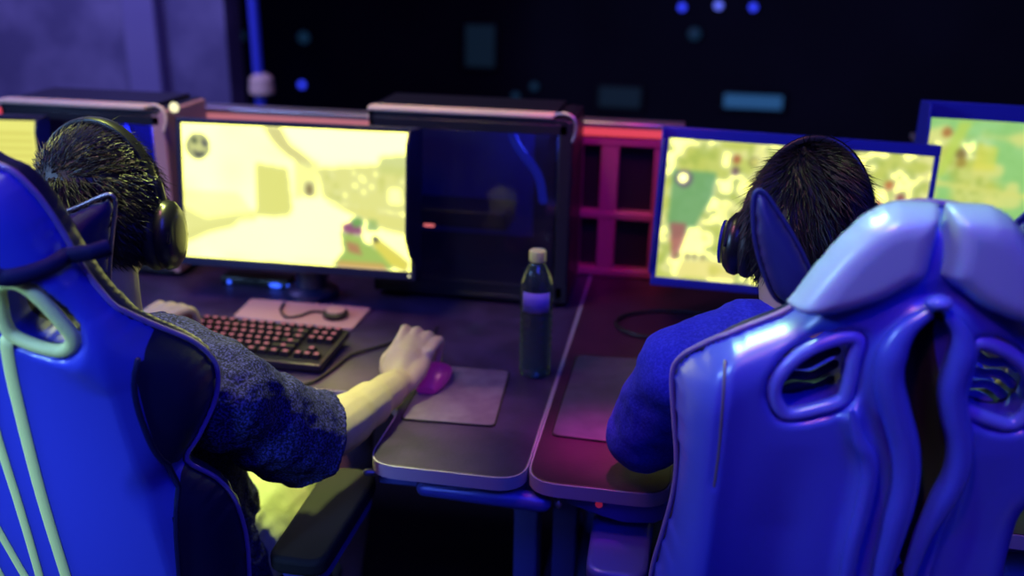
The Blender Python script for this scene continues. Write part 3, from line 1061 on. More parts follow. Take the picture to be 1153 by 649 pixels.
def chair_lower(t, fr, seat_z, cy, cx, yaw, leather, dark, arm_z, arm_dx, arm_y, arm_mat, arm_tip):
    """seat, arms, gas lift and five-star base below the frame"""
    mz = Matrix.Translation((cx, cy, 0)) @ Matrix.Rotation(yaw, 4, 'Z')
    P = fillet([(-.26, 0), (.26, 0), (.27, .46), (-.27, .46)], [.06, .06, .12, .12])
    MB().prism(P, seat_z - .10, seat_z, mz).build('seat', leather, t, bevel=0.03, seg=4)
    for s_ in (-1, 1):
        MB().tube([mz @ Vector((s_ * .235, .03, seat_z - .02)), mz @ Vector((s_ * .245, .40, seat_z - .015))], .033, n=16).build('seat_bolster', dark, t)
        x = s_ * arm_dx
        a = MB()
        a.box((x - .018, .14, seat_z - .08), (x + .018, .20, arm_z - .03), mz)
        a.box((s_ * .2 - .02, .14, seat_z - .115), (x + .018, .20, seat_z - .08), mz) if s_ > 0 else a.box((x - .018, .14, seat_z - .115), (s_ * .2 + .02, .20, seat_z - .08), mz)
        ao = a.build('armrest', M['black'], t, bevel=0.004)
        P2 = fillet([(x - .046, arm_y[0]), (x + .046, arm_y[0]), (x + .05, arm_y[1]), (x - .05, arm_y[1])], [.03, .03, .045, .045])
        MB().prism(P2, arm_z - .03, arm_z, mz).build('armrest_pad', arm_mat, ao, bevel=0.009, seg=4)
        P3 = fillet([(x - .04, arm_y[0] + .02), (x + .04, arm_y[0] + .02), (x + .044, arm_y[1] - .01), (x - .044, arm_y[1] - .01)], [.03, .03, .04, .04])
        MB().prism(P3, arm_z - .052, arm_z - .03, mz).build('armrest_plate', arm_tip, ao, bevel=0.003)
        MB().ellipsoid(mz @ Vector((x + .03, arm_y[0] + .012, arm_z - .042)), (.006, .005, .006), 10).build('bolt', M['steel'], ao)
    MB().lathe([(.04, 0), (.04, .2), (.028, .2), (.028, seat_z - .22)], 20, mz @ Vector((0, .24, .12))).build('gas_lift', M['black'], t)
    MB().box((-.12, .12, seat_z - .13), (.12, .36, seat_z - .10), mz).build('seat_plate', M['black'], t, bevel=0.01)
    for k in range(5):
        a = 2 * PI * k / 5 + .3
        c = mz @ Vector((0, .24, 0))
        d = Vector((math.cos(a), math.sin(a), 0))
        lg = MB().tube([c + Vector((0, 0, .13)), c + d * .16 + Vector((0, 0, .12)), c + d * .27 + Vector((0, 0, .085))], [.035, .03, .022], n=12).build('base_leg', M['black'], t)
        e = c + d * .27
        nx = Vector((-d.y, d.x, 0))
        MB().tube([e + nx * .022 + Vector((0, 0, .03)), e - nx * .022 + Vector((0, 0, .03))], .03, n=18, cap='flat').build('caster', M['black'], lg)
    # bracket joining the back to the seat
    MB().box((-.2, -.04, seat_z - .11), (-.16, .12, seat_z + .03), mz).box((.16, -.04, seat_z - .11), (.2, .12, seat_z + .03), mz).build('back_bracket', M['black'], t, bevel=0.006)


def trace(fr, pts, cu, g=None, w0=0.0):
    out = []
    for p in pts:
        u, v = fr.uv(p[0], p[1], (lambda a, b_: g(a - cu, b_)) if g else None, w0)
        out.append((u - cu, v))
    return out


# ---- left chair -----------------------------------------------------------
LEAN = R(13)
frL0 = Frame(PD(60, 360, 1.1), R(0), LEAN)
CUL = -.165
frL = Frame(frL0.at(CUL, 0, 0), R(0), LEAN)


def gL(u, v):
    a = np.maximum(0, np.abs(u) - .215)
    return np.minimum(1.0 * a + 3.0 * a * a, .2)


chL = thing('gaming_chair', 'blue gaming chair with pale green piping and ringed slots, left edge', 'chair', (frL.O.x, 1.3, 0), 'gaming chairs')
half = [(-60, 152), (-30, 160), (0, 174), (24, 184), (44, 202), (60, 221), (80, 252), (98, 284), (117, 312), (140, 337), (180, 356), (222, 374), (245, 394), (252, 416),
        (247, 446), (230, 482), (217, 508), (249, 528), (270, 553), (283, 595), (287, 649)]
hl = trace(frL, half, 0, gL, .06)
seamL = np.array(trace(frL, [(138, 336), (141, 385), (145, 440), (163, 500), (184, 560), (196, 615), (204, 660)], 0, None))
hl[0] = (0.0, hl[0][1]); hl[1] = (max(hl[1][0], .035), hl[1][1])
last = hl[-1]
hl += [(last[0] - .005, last[1] - .1), (last[0] - .02, last[1] - .2), (last[0] - .07, -.66), (0.0, -.67)]
hl = np.array(hl)
k_ = spline([tuple(p) for p in hl], 4)
k_[:, 0] = np.maximum(k_[:, 0], 0)
outL = mirror(k_)
print('LEFT', np.round(hl, 3).tolist())
holeL_px = [(2, 322), (4, 345), (8, 362), (18, 376), (46, 388), (70, 393), (82, 388), (84, 378), (76, 366), (54, 341), (34, 323), (16, 316)]
hole = spline(trace(frL, holeL_px, 0), 5, True)
hole_m = hole.copy(); hole_m[:, 0] *= -1
hole_m = hole_m[::-1]


def backL(u, v, sd, sh):
    g = gL(u, v)
    h = .045 * np.minimum(rnd(sd, .05), .3 + .7 * rnd(sh, .012))
    # raised bolster that runs along the edge from the head to the shoulder
    b = .016 * np.exp(-((sd - .045) / .026) ** 2) * np.clip((v + .10) * 12, 0, 1) * np.clip((sh - .005) / .02, 0, 1)
    return g + .035 - h - b


def frontL(u, v, sd, sh):
    g = gL(u, v)
    return g + .05 + .045 * np.minimum(rnd(sd, .05), .3 + .7 * rnd(sh, .012))


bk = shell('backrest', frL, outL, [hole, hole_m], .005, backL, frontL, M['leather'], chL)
# shade of the wings put in as darker leather, face by face at the seam line
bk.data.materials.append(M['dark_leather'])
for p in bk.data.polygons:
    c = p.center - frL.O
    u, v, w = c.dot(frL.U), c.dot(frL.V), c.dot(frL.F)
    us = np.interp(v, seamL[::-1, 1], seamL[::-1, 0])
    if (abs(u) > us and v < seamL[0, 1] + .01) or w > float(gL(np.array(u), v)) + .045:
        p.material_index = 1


pe_ = [frL.at(u, v, float(gL(np.array(u), v)) + .0425) for u, v in outL]
MB().tube(pe_, .0035, n=8, closed=True).build('edge_highlight', M['highlight_violet'], chL)  # tube over the rim edge, coloured as its highlight line


def tube_on(fr, uv, w, rad, name, material, parent, closed=False, n=12, flat=1.0):
    pts = [fr.at(u, v, w if not callable(w) else w(u, v)) for u, v in uv]
    return MB().tube(pts, rad, n=n, closed=closed, flat=flat, up=tuple(fr.F)).build(name, material, parent)


for hh in (hole, hole_m):
    tube_on(frL, hh, -.004, .0085, 'slot_ring', M['rim'], chL, True)
for line, r_ in (([(13, 378), (16, 400), (23, 435), (43, 518), (60, 580), (81, 649), (92, 690)], .0085), ([(-10, 430), (3, 485), (26, 560), (40, 608), (51, 649), (60, 690)], .0065)):
    uv = spline(trace(frL, line, 0), 6)
    if uv[-1][1] < -.5:
        pass
    for sg in (1, -1):
        u2 = uv.copy(); u2[:, 0] *= sg
        tube_on(frL, u2, lambda a, c: surf_w(a, c, backL, outL, [hole, hole_m]) - .001, r_, 'piping', M['rim'], chL, flat=.35)
for sg in (1, -1):
    u2 = spline(seamL, 6)
    u2 = u2[inside(u2, outL) & (seg_dist(u2, outL)[0] > .006)] * (sg, 1)
    tube_on(frL, u2, lambda a, c: surf_w(a, c, backL, outL, []) - .0005, .004, 'seam_cord', M['dark_leather'], chL, n=8)
# strap of the head pillow, across the back
sp = trace(frL, [(0, 291), (20, 298), (40, 302), (60, 303), (82, 300), (98, 296), (107, 293)], 0, gL)
uv = spline([(0.0, sp[0][1] + .012)] + [p for p in sp if p[0] > .02], 6)
pil = None


def strap_mesh(fr, uv, wid, wfun, parent, material):
    vs, fs = [], []
    n = len(uv)
    for i in range(n):
        a, b_ = uv[max(i - 1, 0)], uv[min(i + 1, n - 1)]
        d = (b_ - a) / (np.linalg.norm(b_ - a) + 1e-9)
        nn = np.array((-d[1], d[0]))
        for s_ in (-1, 1):
            p = uv[i] + nn * wid / 2 * s_
            vs.append(fr.at(p[0], p[1], wfun(p[0], p[1])))
    for i in range(n - 1):
        fs.append((2 * i, 2 * i + 1, 2 * i + 3, 2 * i + 2))
    o = MB().add(vs, fs).build('strap', material, parent)
    s = o.modifiers.new('thick', 'SOLIDIFY'); s.thickness = .003
    return o


full = np.concatenate([np.stack([-uv[::-1, 0], uv[::-1, 1]], 1), uv])
ptL = [(-60, 262), (0, 262), (40, 249), (80, 236), (118, 220), (128, 222), (130, 232), (127, 262), (124, 295), (122, 320), (108, 335), (60, 340), (-60, 345)]
pu = np.array(trace(frL, ptL, 0, None, .15))
pu = pu[pu[:, 0] > 0]
pu = np.concatenate([[(0, pu[0, 1])], pu, [(0, pu[-1, 1])]])
outP = mirror(np.array(spline(pu, 4)))
pil = shell('head_pillow', frL, outP, [], .008, lambda u, v, s, h: .15 - .03 * rnd(s, .04), lambda u, v, s, h: .15 + .03 * rnd(s, .04), M['pillow'], chL)
ed = [frL.at(u, v, .15) for u, v in outP]
MB().tube(ed, .0025, n=8, closed=True).build('pillow_piping', M['steel'], pil)
def wsL(u, v):
    # the strap lies on the curved back and dives over its edge
    return surf_w(u, v, backL, outL, []) - .004
strap_mesh(frL, full, .019, wsL, pil, M['strap'])
chair_lower(chL, frL, .42, 1.06, frL.O.x, 0, M['leather'], M['dark_leather'], .662, .325, (.09, .37), M['matte_black'], M['frame_blue'])

# ---- right chair ------------------------------------------------------------
frR0 = Frame(PD(1026, 400, 1.05), R(6), R(7))
chR = thing('gaming_chair', 'glossy blue gaming chair with a cushioned head end, right foreground', 'chair', (frR0.O.x, 1.4, 0), 'gaming chairs')
frR = frR0


def gR(u, v):
    a = np.maximum(0, np.abs(u) - .19)
    return np.minimum(.7 * a + 3.0 * a * a, .16)


halfR = [(1040, 224), (1012, 226), (985, 234), (955, 258), (925, 293), (898, 334), (880, 352), (850, 364), (818, 377), (787, 390), (766, 403), (757, 422), (759, 470), (762, 520), (757, 560), (746, 600), (733, 649)]
hr = trace(frR, halfR[:6], 0, gR, .05) + trace(frR, halfR[6:], 0, gR, .042)
hr = [(0.0, hr[0][1])] + hr[1:]
last = hr[-1]
hr += [(last[0] + .005, last[1] - .1), (last[0] + .02, last[1] - .2), (last[0] + .08, -.66), (0.0, -.67)]
hr = np.array(hr); hr[:, 0] *= -1
print('RIGHT', np.round(hr, 3).tolist())
k_ = spline([tuple(p) for p in hr], 4)
k_[:, 0] = np.maximum(k_[:, 0], 0)
rt = k_.copy()          # the far side tapers more towards the waist
rt[:, 0] *= 1 - np.clip((-.10 - rt[:, 1]) / .12, 0, 1) * .22
outR = np.concatenate([rt, (k_ * (-1, 1))[::-1]])
holeR_px = [(964, 379), (933, 383), (900, 399), (876, 424), (872, 446), (884, 464), (912, 461), (946, 450), (955, 432), (960, 405)]
holeA = spline(trace(frR, holeR_px, 0), 5, True)
holeB = holeA.copy(); holeB[:, 0] *= -1; holeB = holeB[::-1]

ridgesR = [
    (spline(trace(frR, [(1043, 338), (1015, 357), (998, 385), (994, 415), (1002, 450), (1012, 490), (1012, 530), (1000, 580), (985, 640), (975, 700)], 0), 6),   .0135, .016),
    (spline(trace(frR, [(1056, 340), (1072, 360), (1074, 385), (1064, 420), (1066, 450), (1073, 485), (1068, 520), (1050, 555), (1032, 590), (1015, 640)], 0), 6), .0135, .016),
    (spline(trace(frR, [(953, 450), (962, 480), (974, 510), (966, 560), (955, 600), (945, 660), (938, 700)], 0), 6), .010, .016),
    (spline(trace(frR, [(1090, 470), (1082, 510), (1068, 560), (1052, 600), (1036, 650)], 0), 6), .008, .006),
]
grooveR = (spline(trace(frR, [(1049, 338), (1032, 372), (1030, 420), (1036, 470), (1040, 530), (1026, 580), (1008, 640)], 0), 6), .016, .024)


def bumpR(u, v):
    Q = np.stack([u, v], 1)
    z = np.zeros(len(u))
    for pl_, r_, h_ in ridgesR:
        d, _ = seg_dist(Q, pl_, False)
        z = np.maximum(z, h_ * np.exp(-(d / r_) ** 2))
    d, _ = seg_dist(Q, grooveR[0], False)
    z -= grooveR[2] * np.exp(-(d / grooveR[1]) ** 2) * (z < .012)
    return z


seamR = spline(trace(frR, [(822, 376), (817, 410), (812, 450), (808, 500), (803, 540)], 0, gR), 5)


def backR(u, v, sd, sh):
    h = .045 * np.minimum(rnd(sd, .05), .3 + .7 * rnd(sh, .012))
    sidebulge = .010 * np.exp(-((np.abs(u) - .205) / .018) ** 2) * np.clip((.02 - v) * 30, 0, 1)
    Q = np.stack([-np.abs(u), v], 1)
    d, _ = seg_dist(Q, seamR, False)
    seam = .004 * np.exp(-(d / .003) ** 2)
    vpan = .010 * np.exp(-((np.abs(u) - .11) / .035) ** 2) * np.clip((-.12 - v) * 8, 0, 1)      # gentle hollow below the slots
    return gR(u, v) + .035 - h - bumpR(u, v) - sidebulge + seam + vpan


def frontR(u, v, sd, sh):
    return gR(u, v) + .05 + .045 * np.minimum(rnd(sd, .05), .3 + .7 * rnd(sh, .012))


bkR = shell('backrest', frR, outR, [holeA, holeB], .005, backR, frontR, M['leather'], chR)
bkR.data.materials.append(M['dark_leather'])
for p in bkR.data.polygons:
    c = p.center - frR.O
    if c.dot(frR.F) > float(gR(np.array(c.dot(frR.U)), 0)) + .047:
        p.material_index = 1
pe_ = [frR.at(u, v, float(gR(np.array(u), v)) + .0425) for u, v in outR]
MB().tube(pe_, .0035, n=8, closed=True).build('edge_highlight', M['highlight_violet'], chR)  # same painted highlight line around the right chair
# dark strip painting in the shade of the gap between the two raised folds
gl = grooveR[0]
vs, fs = [], []
for i in range(len(gl)):
    d = gl[min(i + 1, len(gl) - 1)] - gl[max(i - 1, 0)]
    d /= np.linalg.norm(d)
    nn = np.array((-d[1], d[0]))
    wd = .0215 * math.sin(PI * min(1, (i + 1.0) / len(gl) * 1.02)) ** .6 + .001
    for k in range(9):
        p = gl[i] + nn * wd * (k / 4 - 1)
        vs.append(frR.at(p[0], p[1], surf_w(p[0], p[1], backR, outR, []) - .0015))
for i in range(len(gl) - 1):
    for k in range(8):
        fs.append((i * 9 + k, i * 9 + k + 1, i * 9 + 10 + k, i * 9 + 9 + k))
o = MB().add(vs, fs).build('gap_shade', M['matte_black'], chR, auto=False)
sf = o.modifiers.new('thick', 'SOLIDIFY')
sf.thickness = .002
for hh in (holeA, holeB):
    tube_on(frR, hh, -.002, .0085, 'slot_ring', M['rim_blue'], chR, True)
for pl_, r0 in ((ridgesR[0][0], .0165), (ridgesR[1][0], .0150), (ridgesR[2][0], .0095)):
    k = len(pl_)
    rr = [r0 * min(1, .35 + 3.0 * i / k) * min(1, .5 + 2.0 * (k - 1 - i) / k) for i in range(k)]
    pts = [frR.at(u, v, surf_w(u, v, backR, outR, []) + .003) for u, v in pl_]
    MB().tube(pts, rr, n=18, up=tuple(frR.F)).build('raised_fold', M['leather'], chR)
# bright seam cord on the shoulder
for sg in (1, -1):
    u2 = seamR[inside(seamR, outR) & (seg_dist(seamR, outR)[0] > .004)].copy(); u2[:, 0] *= sg
    tube_on(frR, u2, lambda u, v: surf_w(u, v, backR, outR, []) - .001, .0018, 'seam_cord', M['steel'], chR, n=8)
# crumpled webbing seen inside each slot
for sg in (-1, 1):
    for k in range(4):
        y = .02 - .018 * k
        uvw = []
        for q_ in range(9):
            s_ = q_ / 8
            uvw.append((sg * (.065 + .075 * s_), holeA[:, 1].mean() + y - .028 * s_ + .004 * math.sin(9 * s_ + k)))
        tube_on(frR, spline(uvw, 3), .05, .006, 'webbing', M['strap'] if sg < 0 else M['rim_blue'], chR, n=10, flat=.6)
# two padded panels wrapped over the head end
lobe_px = [(1047, 241), (1047, 237), (1042, 236), (1020, 237), (1000, 242), (978, 254), (948, 281), (918, 316), (896, 345), (888, 354), (902, 363), (932, 364), (966, 357), (1000, 345), (1028, 330), (1046, 316), (1049, 300), (1048, 268)]
lobe = np.array(trace(frR, lobe_px, 0, None, -.02))
lobe[[i for i, p_ in enumerate(lobe_px) if p_[0] >= 1042], 0] = -.001
lobe[:, 0] = np.minimum(lobe[:, 0], -.001)
lobe = spline(lobe, 4, True)
lobe[:, 0] = np.minimum(lobe[:, 0], -.0008)
lobe2 = lobe.copy(); lobe2[:, 0] *= -1; lobe2 = lobe2[::-1]
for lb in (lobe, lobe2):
    shell('head_panel', frR, lb, [], .004, lambda u, v, s, h: .006 - .036 * rnd(s, .03), lambda u, v, s, h: .012 + .012 * rnd(s, .02), M['leather_lit'], chR)
# knot of cord where the panels meet
kn = frR.at(.004, trace(frR, [(1052, 326)], 0)[0][1], -.03)
MB().ellipsoid(kn, (.014, .012, .008), 16).build('centre_tab', M['rim_blue'], chR)
# head pillow in front, its corner standing up beside the sitter's head
ear = [(849, 221), (859, 216), (874, 236), (894, 268), (910, 300), (922, 330), (892, 345), (872, 334), (857, 299), (849, 262)]
pe = np.array(trace(frR, ear, 0, None, .13))
top_v = pe[:, 1].max()
pr = [(0, pe[5, 1] - .01)] + [(-p[0] if p[0] < 0 else p[0], p[1]) for p in pe[[5, 4, 3, 2, 1, 0, 9, 8, 7, 6]]] + [(0.05, pe[:, 1].min() - .03), (0, pe[:, 1].min() - .03)]
pr = np.array(pr)
prs = spline(pr, 4); prs[:, 0] = np.maximum(prs[:, 0], 0)
pilR = shell('head_pillow', frR, mirror(prs), [], .004, lambda u, v, s, h: .13 - .022 * rnd(s, .022), lambda u, v, s, h: .13 + .022 * rnd(s, .022), M['pillow_blue'], chR)
MB().tube([frR.at(u, v, .13) for u, v in mirror(prs)], .003, n=8, closed=True).build('pillow_piping', M['pillow_blue'], pilR)
chair_lower(chR, frR, .42, 1.11, frR.O.x + .0, 0, M['leather'], M['dark_leather'], .665, .31, (.10, .29), M['frame_blue'], M['frame_blue'])

# ---------------------------------------------------------------- people
def ico(sub=5):
    import bmesh
    bm = bmesh.new()
    bmesh.ops.create_icosphere(bm, subdivisions=sub, radius=1)
    V = np.array([v.co[:] for v in bm.verts])
    F = [tuple(v.index for v in f.verts) for f in bm.faces]
    bm.free()
    return V, F


ICO_V, ICO_F = ico(5)


def head_shape(D):
    """unit directions to head surface, x right, y to the face, z up; metres, origin between the ears"""
    x, y, z = D[:, 0], D[:, 1], D[:, 2]
    P = np.stack([x * .0765, y * np.where(y > 0, .095, .100), z * np.where(z > 0, .118, .122)], 1)
    low = np.clip(-z, 0, 1)
    P[:, 0] *= 1 - .34 * low ** 1.5                      # jaw narrows
    P[:, 1] += .012 * low                               # chin forward
    P[:, 1] = np.where((y < 0), P[:, 1] * (1 - .42 * low ** 1.2), P[:, 1])   # nape tucks in
    g = lambda cx, cy, cz, s: np.exp(-((x - cx) ** 2 + (y - cy) ** 2 + (z - cz) ** 2) / s ** 2)
    f = np.zeros(len(D))
    f += .020 * g(0, .97, -.20, .13) + .010 * g(0, .99, -.05, .10)            # nose
    f -= .010 * (g(.36, .92, .05, .16) + g(-.36, .92, .05, .16))            # eye sockets
    f += .004 * (g(.36, .92, .05, .08) + g(-.36, .92, .05, .08))            # eyeballs
    f += .005 * g(0, .95, .25, .3)                                         # brow
    f += .006 * (g(0, .88, -.47, .14)) - .004 * g(0, .85, -.53, .05)         # lips
    f += .008 * g(0, .68, -.76, .2)                                        # chin
    return P + D * f[:, None]


def rotm(yaw, pitch, roll):
    return np.array((Matrix.Rotation(R(yaw), 3, 'Z') @ Matrix.Rotation(R(pitch), 3, 'X') @ Matrix.Rotation(R(roll), 3, 'Y')))


def hand(b, wrist, fwd, up, side, curl=1.0, spread=1.0, grip='mouse'):
    """palm, four fingers and a thumb added to builder b; side = +1 for a right hand (thumb on the left)"""
    f = Vector(fwd).normalized()
    u = Vector(up); u = (u - f * u.dot(f)).normalized()
    r_ = f.cross(u)
    W_ = Vector(wrist)
    L = lambda x, y, z: W_ + r_ * (x * side) + f * y + u * z
    b.tube([L(-.004, -.01, 0), L(-.006, .03, .004), L(-.006, .055, .009), L(-.005, .078, .012)], [.027, .030, .033, .026], n=16, flat=.62, up=tuple(u))
    b.tube([L(.014, 0, -.001), L(.020, .03, .002), L(.023, .07, .006)], [.021, .023, .017], n=14, flat=.75, up=tuple(u))
    b.tube([L(-.022, .015, -.004), L(-.027, .045, .002), L(-.027, .078, .012)], [.02, .021, .015], n=14, flat=.8, up=tuple(u))
    fx = (-.028, -.008, .0125, .031)
    ln = (1.0, 1.08, 1.0, .82)
    for i in range(4):
        l = ln[i]
        x0 = fx[i]
        x1 = x0 + (-.004, -.001, .003, .007)[i] * spread
        mcp = L(x0, .080 - .006 * abs(i - 1.3), .016)
        pip = L(x1, .080 + .034 * l, .022 - .010 * curl)
        dip = L(x1, .080 + .054 * l - .012 * curl, .008 - .020 * curl)
        tip = L(x1 - .001, .080 + .062 * l - .024 * curl, -.010 - .027 * curl)
        b.tube(spline([mcp, pip, dip, tip], 4), [.0105] * 3 + [.0100] * 4 + [.0092] * 3 + [.0083] * 3, n=12)
        b.ellipsoid(mcp, (.0118, .0118, .0112), 12)
        b.ellipsoid(pip, (.0106, .0106, .0106), 12)
    b.tube(spline([L(-.018, .012, -.006), L(-.040, .036, -.012), L(-.047, .064, -.018), L(-.043, .086, -.022)], 4), [.0165] * 4 + [.0125] * 4 + [.0105] * 4 + [.009], n=12)


def person(name_label, Hc, hrot, neck_base, sh, el, wr, hips, knees, ankles, spine, hand_dirs, vox):
    t = thing('person', name_label, 'person', (spine[0][0][0], spine[0][0][1], 0.44))
    b = MB()
    HR = rotm(*hrot)
    P = head_shape(ICO_V) @ HR.T + np.array(Hc)
    b.add([tuple(p) for p in P], ICO_F)
    for s_ in (-1, 1):      # ears
        c = HR @ np.array((s_ * .079, -.006, -.012)) + np.array(Hc)
        b.ellipsoid(c, (.008, .019, .031), 16, Matrix(HR.tolist()) @ Matrix.Rotation(R(-18 * s_), 3, 'Z'))
    nk = HR @ np.array((0, -.028, -.07)) + np.array(Hc)
    b.tube([tuple(nk), tuple((nk + np.array(neck_base)) / 2), neck_base], [.056, .058, .062], n=18)
    b.loft(spine)
    for s_ in (0, 1):
        S_, E_, W_ = Vector(sh[s_]), Vector(el[s_]), Vector(wr[s_])
        nb = Vector(neck_base)
        b.tube([nb + Vector((0, 0, -.03)), nb.lerp(S_, .55) + Vector((0, 0, .01)), S_], [.06, .058, .058], n=16)
        b.tube(spline([S_, S_.lerp(E_, .4), E_], 5), [.054] * 3 + [.052] * 3 + [.047] * 3 + [.043] * 2, n=16)
        b.tube(spline([E_, E_.lerp(W_, .3), E_.lerp(W_, .7), W_], 4), [.043] * 2 + [.045] * 3 + [.040] * 3 + [.033] * 3 + [.0285] * 2, n=16)
        hd = hand_dirs[s_]
        hand(b, W_ + Vector(hd[0]) * .012, hd[0], hd[1], 1 if s_ == 1 else -1, hd[2] if len(hd) > 2 else .2)
        Hp, Kn, An = Vector(hips[s_]), Vector(knees[s_]), Vector(ankles[s_])
        b.tube([Hp, Hp.lerp(Kn, .5), Kn], [.085, .073, .056], n=18)
        b.tube([Kn, Kn.lerp(An, .35), An], [.054, .056, .036], n=16)
        b.tube([An + Vector((0, -.02, -.04)), An + Vector((0, .08, -.055)), An + Vector((0, .15, -.062))], [.035, .034, .026], n=14)
    body = b.build('body', M['skin'], t, auto=False)
    remesh(body, vox, 3)
    # shoes
    for s_ in (0, 1):
        A = Vector(ankles[s_])
        sb = MB().tube([A + Vector((0, -.035, -.045)), A + Vector((0, .06, -.052)), A + Vector((0, .18, -.062))], [.046, .045, .036], n=16)
        sb.build('shoe', M['shoe'], t)
    return t, HR


def hair_cap(t, Hc, HR, hairline, thick, strands, length, flow, seed, lift=.4, mess=.2):
    """scalp shell plus tapered strands"""
    D = ICO_V
    P = head_shape(D)
    keep = hairline(D)
    rg = np.random.default_rng(seed)
    lump = 1 + .25 * np.sin(D[:, 0] * 9 + D[:, 2] * 7) * np.sin(D[:, 1] * 8)
    Q = P + D * (thick * lump)[:, None] if hasattr(thick, '__len__') else P + D * (thick * lump * np.clip(keep * 6, 0, 1))[:, None]
    fs = [f for f in ICO_F if all(keep[i] > 0 for i in f)]
    used = sorted({i for f in fs for i in f})
    mp = {i: k for k, i in enumerate(used)}
    b = MB()
    W3 = lambda p: tuple(HR @ p + np.array(Hc))
    b.add([W3(Q[i]) for i in used], [tuple(mp[i] for i in f) for f in fs])
    o = b.build('hair', M['hair'], t, auto=False)
    # strands belong to the hair mesh
    vs, ff = [], []
    cand = np.array([i for i in used])
    for k in range(strands):
        i = cand[rg.integers(len(cand))]
        d = D[i] + rg.normal(0, .02, 3)
        d /= np.linalg.norm(d)
        root = Q[i] + rg.normal(0, .0015, 3) - d * .002
        fl = flow(d)
        tdir = fl - d * (fl @ d)
        tdir = tdir / (np.linalg.norm(tdir) + 1e-6)
        l = length * (.6 + .8 * rg.random())
        jit = rg.normal(0, mess, 3)
        dir1 = tdir * .8 + d * lift + jit
        dir2 = tdir * 1.0 + d * .12 + jit
        p1 = root + dir1 * l * .5
        p2 = p1 + dir2 * l * .5
        sd_ = np.cross(d, tdir)
        sd_ /= np.linalg.norm(sd_) + 1e-6
        w0, w1 = .0011, .0008
        bi = len(vs)
        vs += [W3(root - sd_ * w0), W3(root + sd_ * w0), W3(p1 - sd_ * w1), W3(p1 + sd_ * w1), W3(p1 + d * .0008), W3(p2)]
        ff += [(bi, bi + 1, bi + 3, bi + 2), (bi + 2, bi + 3, bi + 5), (bi + 1, bi, bi + 4), (bi + 4, bi + 2, bi + 5), (bi + 3, bi + 4, bi + 5)]
    me = o.data
    v0 = [tuple(v.co) for v in me.vertices]
    f0 = [tuple(p.vertices) for p in me.polygons]
    n0 = len(v0)
    me.clear_geometry()
    me.from_pydata(v0 + vs, [], f0 + [tuple(n0 + q_ for q_ in f) for f in ff])
    me.polygons.foreach_set('use_smooth', [True] * len(f0) + [False] * len(ff))
    me.update()
    return o


def headset(label, Hc, HR, cup_m, tilt, rx_, top, size, cup_dx=.098, plate=None):
    t = thing('headset', label, 'headset', tuple(Hc), 'headsets worn by the players')
    T = lambda p: Vector((HR @ (rotm(0, tilt, 0) @ np.array(p, float))) + np.array(Hc))
    arc = []
    for k in range(33):
        a = R(-6) + R(192) * k / 32
        arc.append((rx_ * math.cos(a) * (1 if abs(math.cos(a)) < .9 else 1), -.002, -.008 + (top + .008) * math.sin(a) if math.sin(a) > 0 else -.008 + .1 * math.sin(a)))
    pts = [T(p) for p in arc]
    fwd = tuple(T((0, 1, 0)) - T((0, 0, 0)))
    n = len(pts)
    vs, fs = [], []
    F_ = Vector(fwd)
    for i in range(n):
        tt = (pts[min(i + 1, n - 1)] - pts[max(i - 1, 0)]).normalized()
        nn = tt.cross(F_).normalized()
        wd = .017 * (.55 + .45 * math.sin(PI * i / (n - 1)))
        hh = .0055 * (.7 + .6 * math.sin(PI * i / (n - 1)))
        for k in range(12):
            a = 2 * PI * k / 12
            vs.append(pts[i] + F_ * (wd * math.copysign(abs(math.cos(a)) ** .6, math.cos(a))) + nn * (hh * math.copysign(abs(math.sin(a)) ** .8, math.sin(a))))
    for i in range(n - 1):
        for k in range(12):
            l = (k + 1) % 12
            fs.append((i * 12 + k, i * 12 + l, (i + 1) * 12 + l, (i + 1) * 12 + k))
    fs += [tuple(reversed(range(12))), tuple((n - 1) * 12 + k for k in range(12))]
    MB().add(vs, fs).build('headband', M['headset'], t)
    # padding under the crown
    pts2 = [T((p[0] * .93, p[1], p[2] * .93)) for p in arc[9:24]]
    MB().tube(pts2, [.009] * len(pts2), n=10).build('band_padding', M['cushion'], t)
    for s_ in (-1, 1):
        mt = Matrix((HR @ rotm(0, tilt, 0)).tolist()) @ Matrix.Rotation(R(90 * s_), 3, 'Y')
        c0 = T((s_ * cup_dx, 0, -.03))
        sc = Matrix.Diagonal((1.12, .92, 1))      # taller than deep
        cup = MB().lathe([(.020 * size, .022), (.034 * size, .020), (.042 * size, .012), (.044 * size, .002), (.040 * size, -.006), (.03 * size, -.008)], 32, c0, mt @ sc).build('ear_cup', cup_m, t)
        ring = [c0 + (mt @ sc) @ Vector((math.cos(a) * .034 * size, math.sin(a) * .034 * size, -.015)) for a in np.linspace(0, 2 * PI, 32, endpoint=False)]
        MB().tube(ring, .0125, n=12, closed=True).build('ear_cushion', M['cushion'], cup)
        yk = [T((s_ * (rx_ - .002), -.002, .03)), T((s_ * (rx_ + .006), -.016, .012)), T((s_ * (cup_dx + .014), -.030, -.012)), T((s_ * (cup_dx + .016), -.036, -.035))]
        yk2 = [T((s_ * (rx_ - .002), -.002, .03)), T((s_ * (rx_ + .006), .012, .012)), T((s_ * (cup_dx + .014), .030, -.012)), T((s_ * (cup_dx + .016), .036, -.035))]
        MB().tube(spline(yk, 4), .0035, n=8).tube(spline(yk2, 4), .0035, n=8).build('yoke', M['headset'], t)
        MB().tube([T((s_ * (rx_ - .003), 0, .045)), T((s_ * (rx_ + .001), 0, .022))], .011, n=12, flat=.6).build('slider', M['headset'], t)
        if plate:
            MB().lathe([(.03 * size, .024), (.03 * size, .028)], 28, c0, mt @ sc).build('cup_plate', plate, cup)
    return t


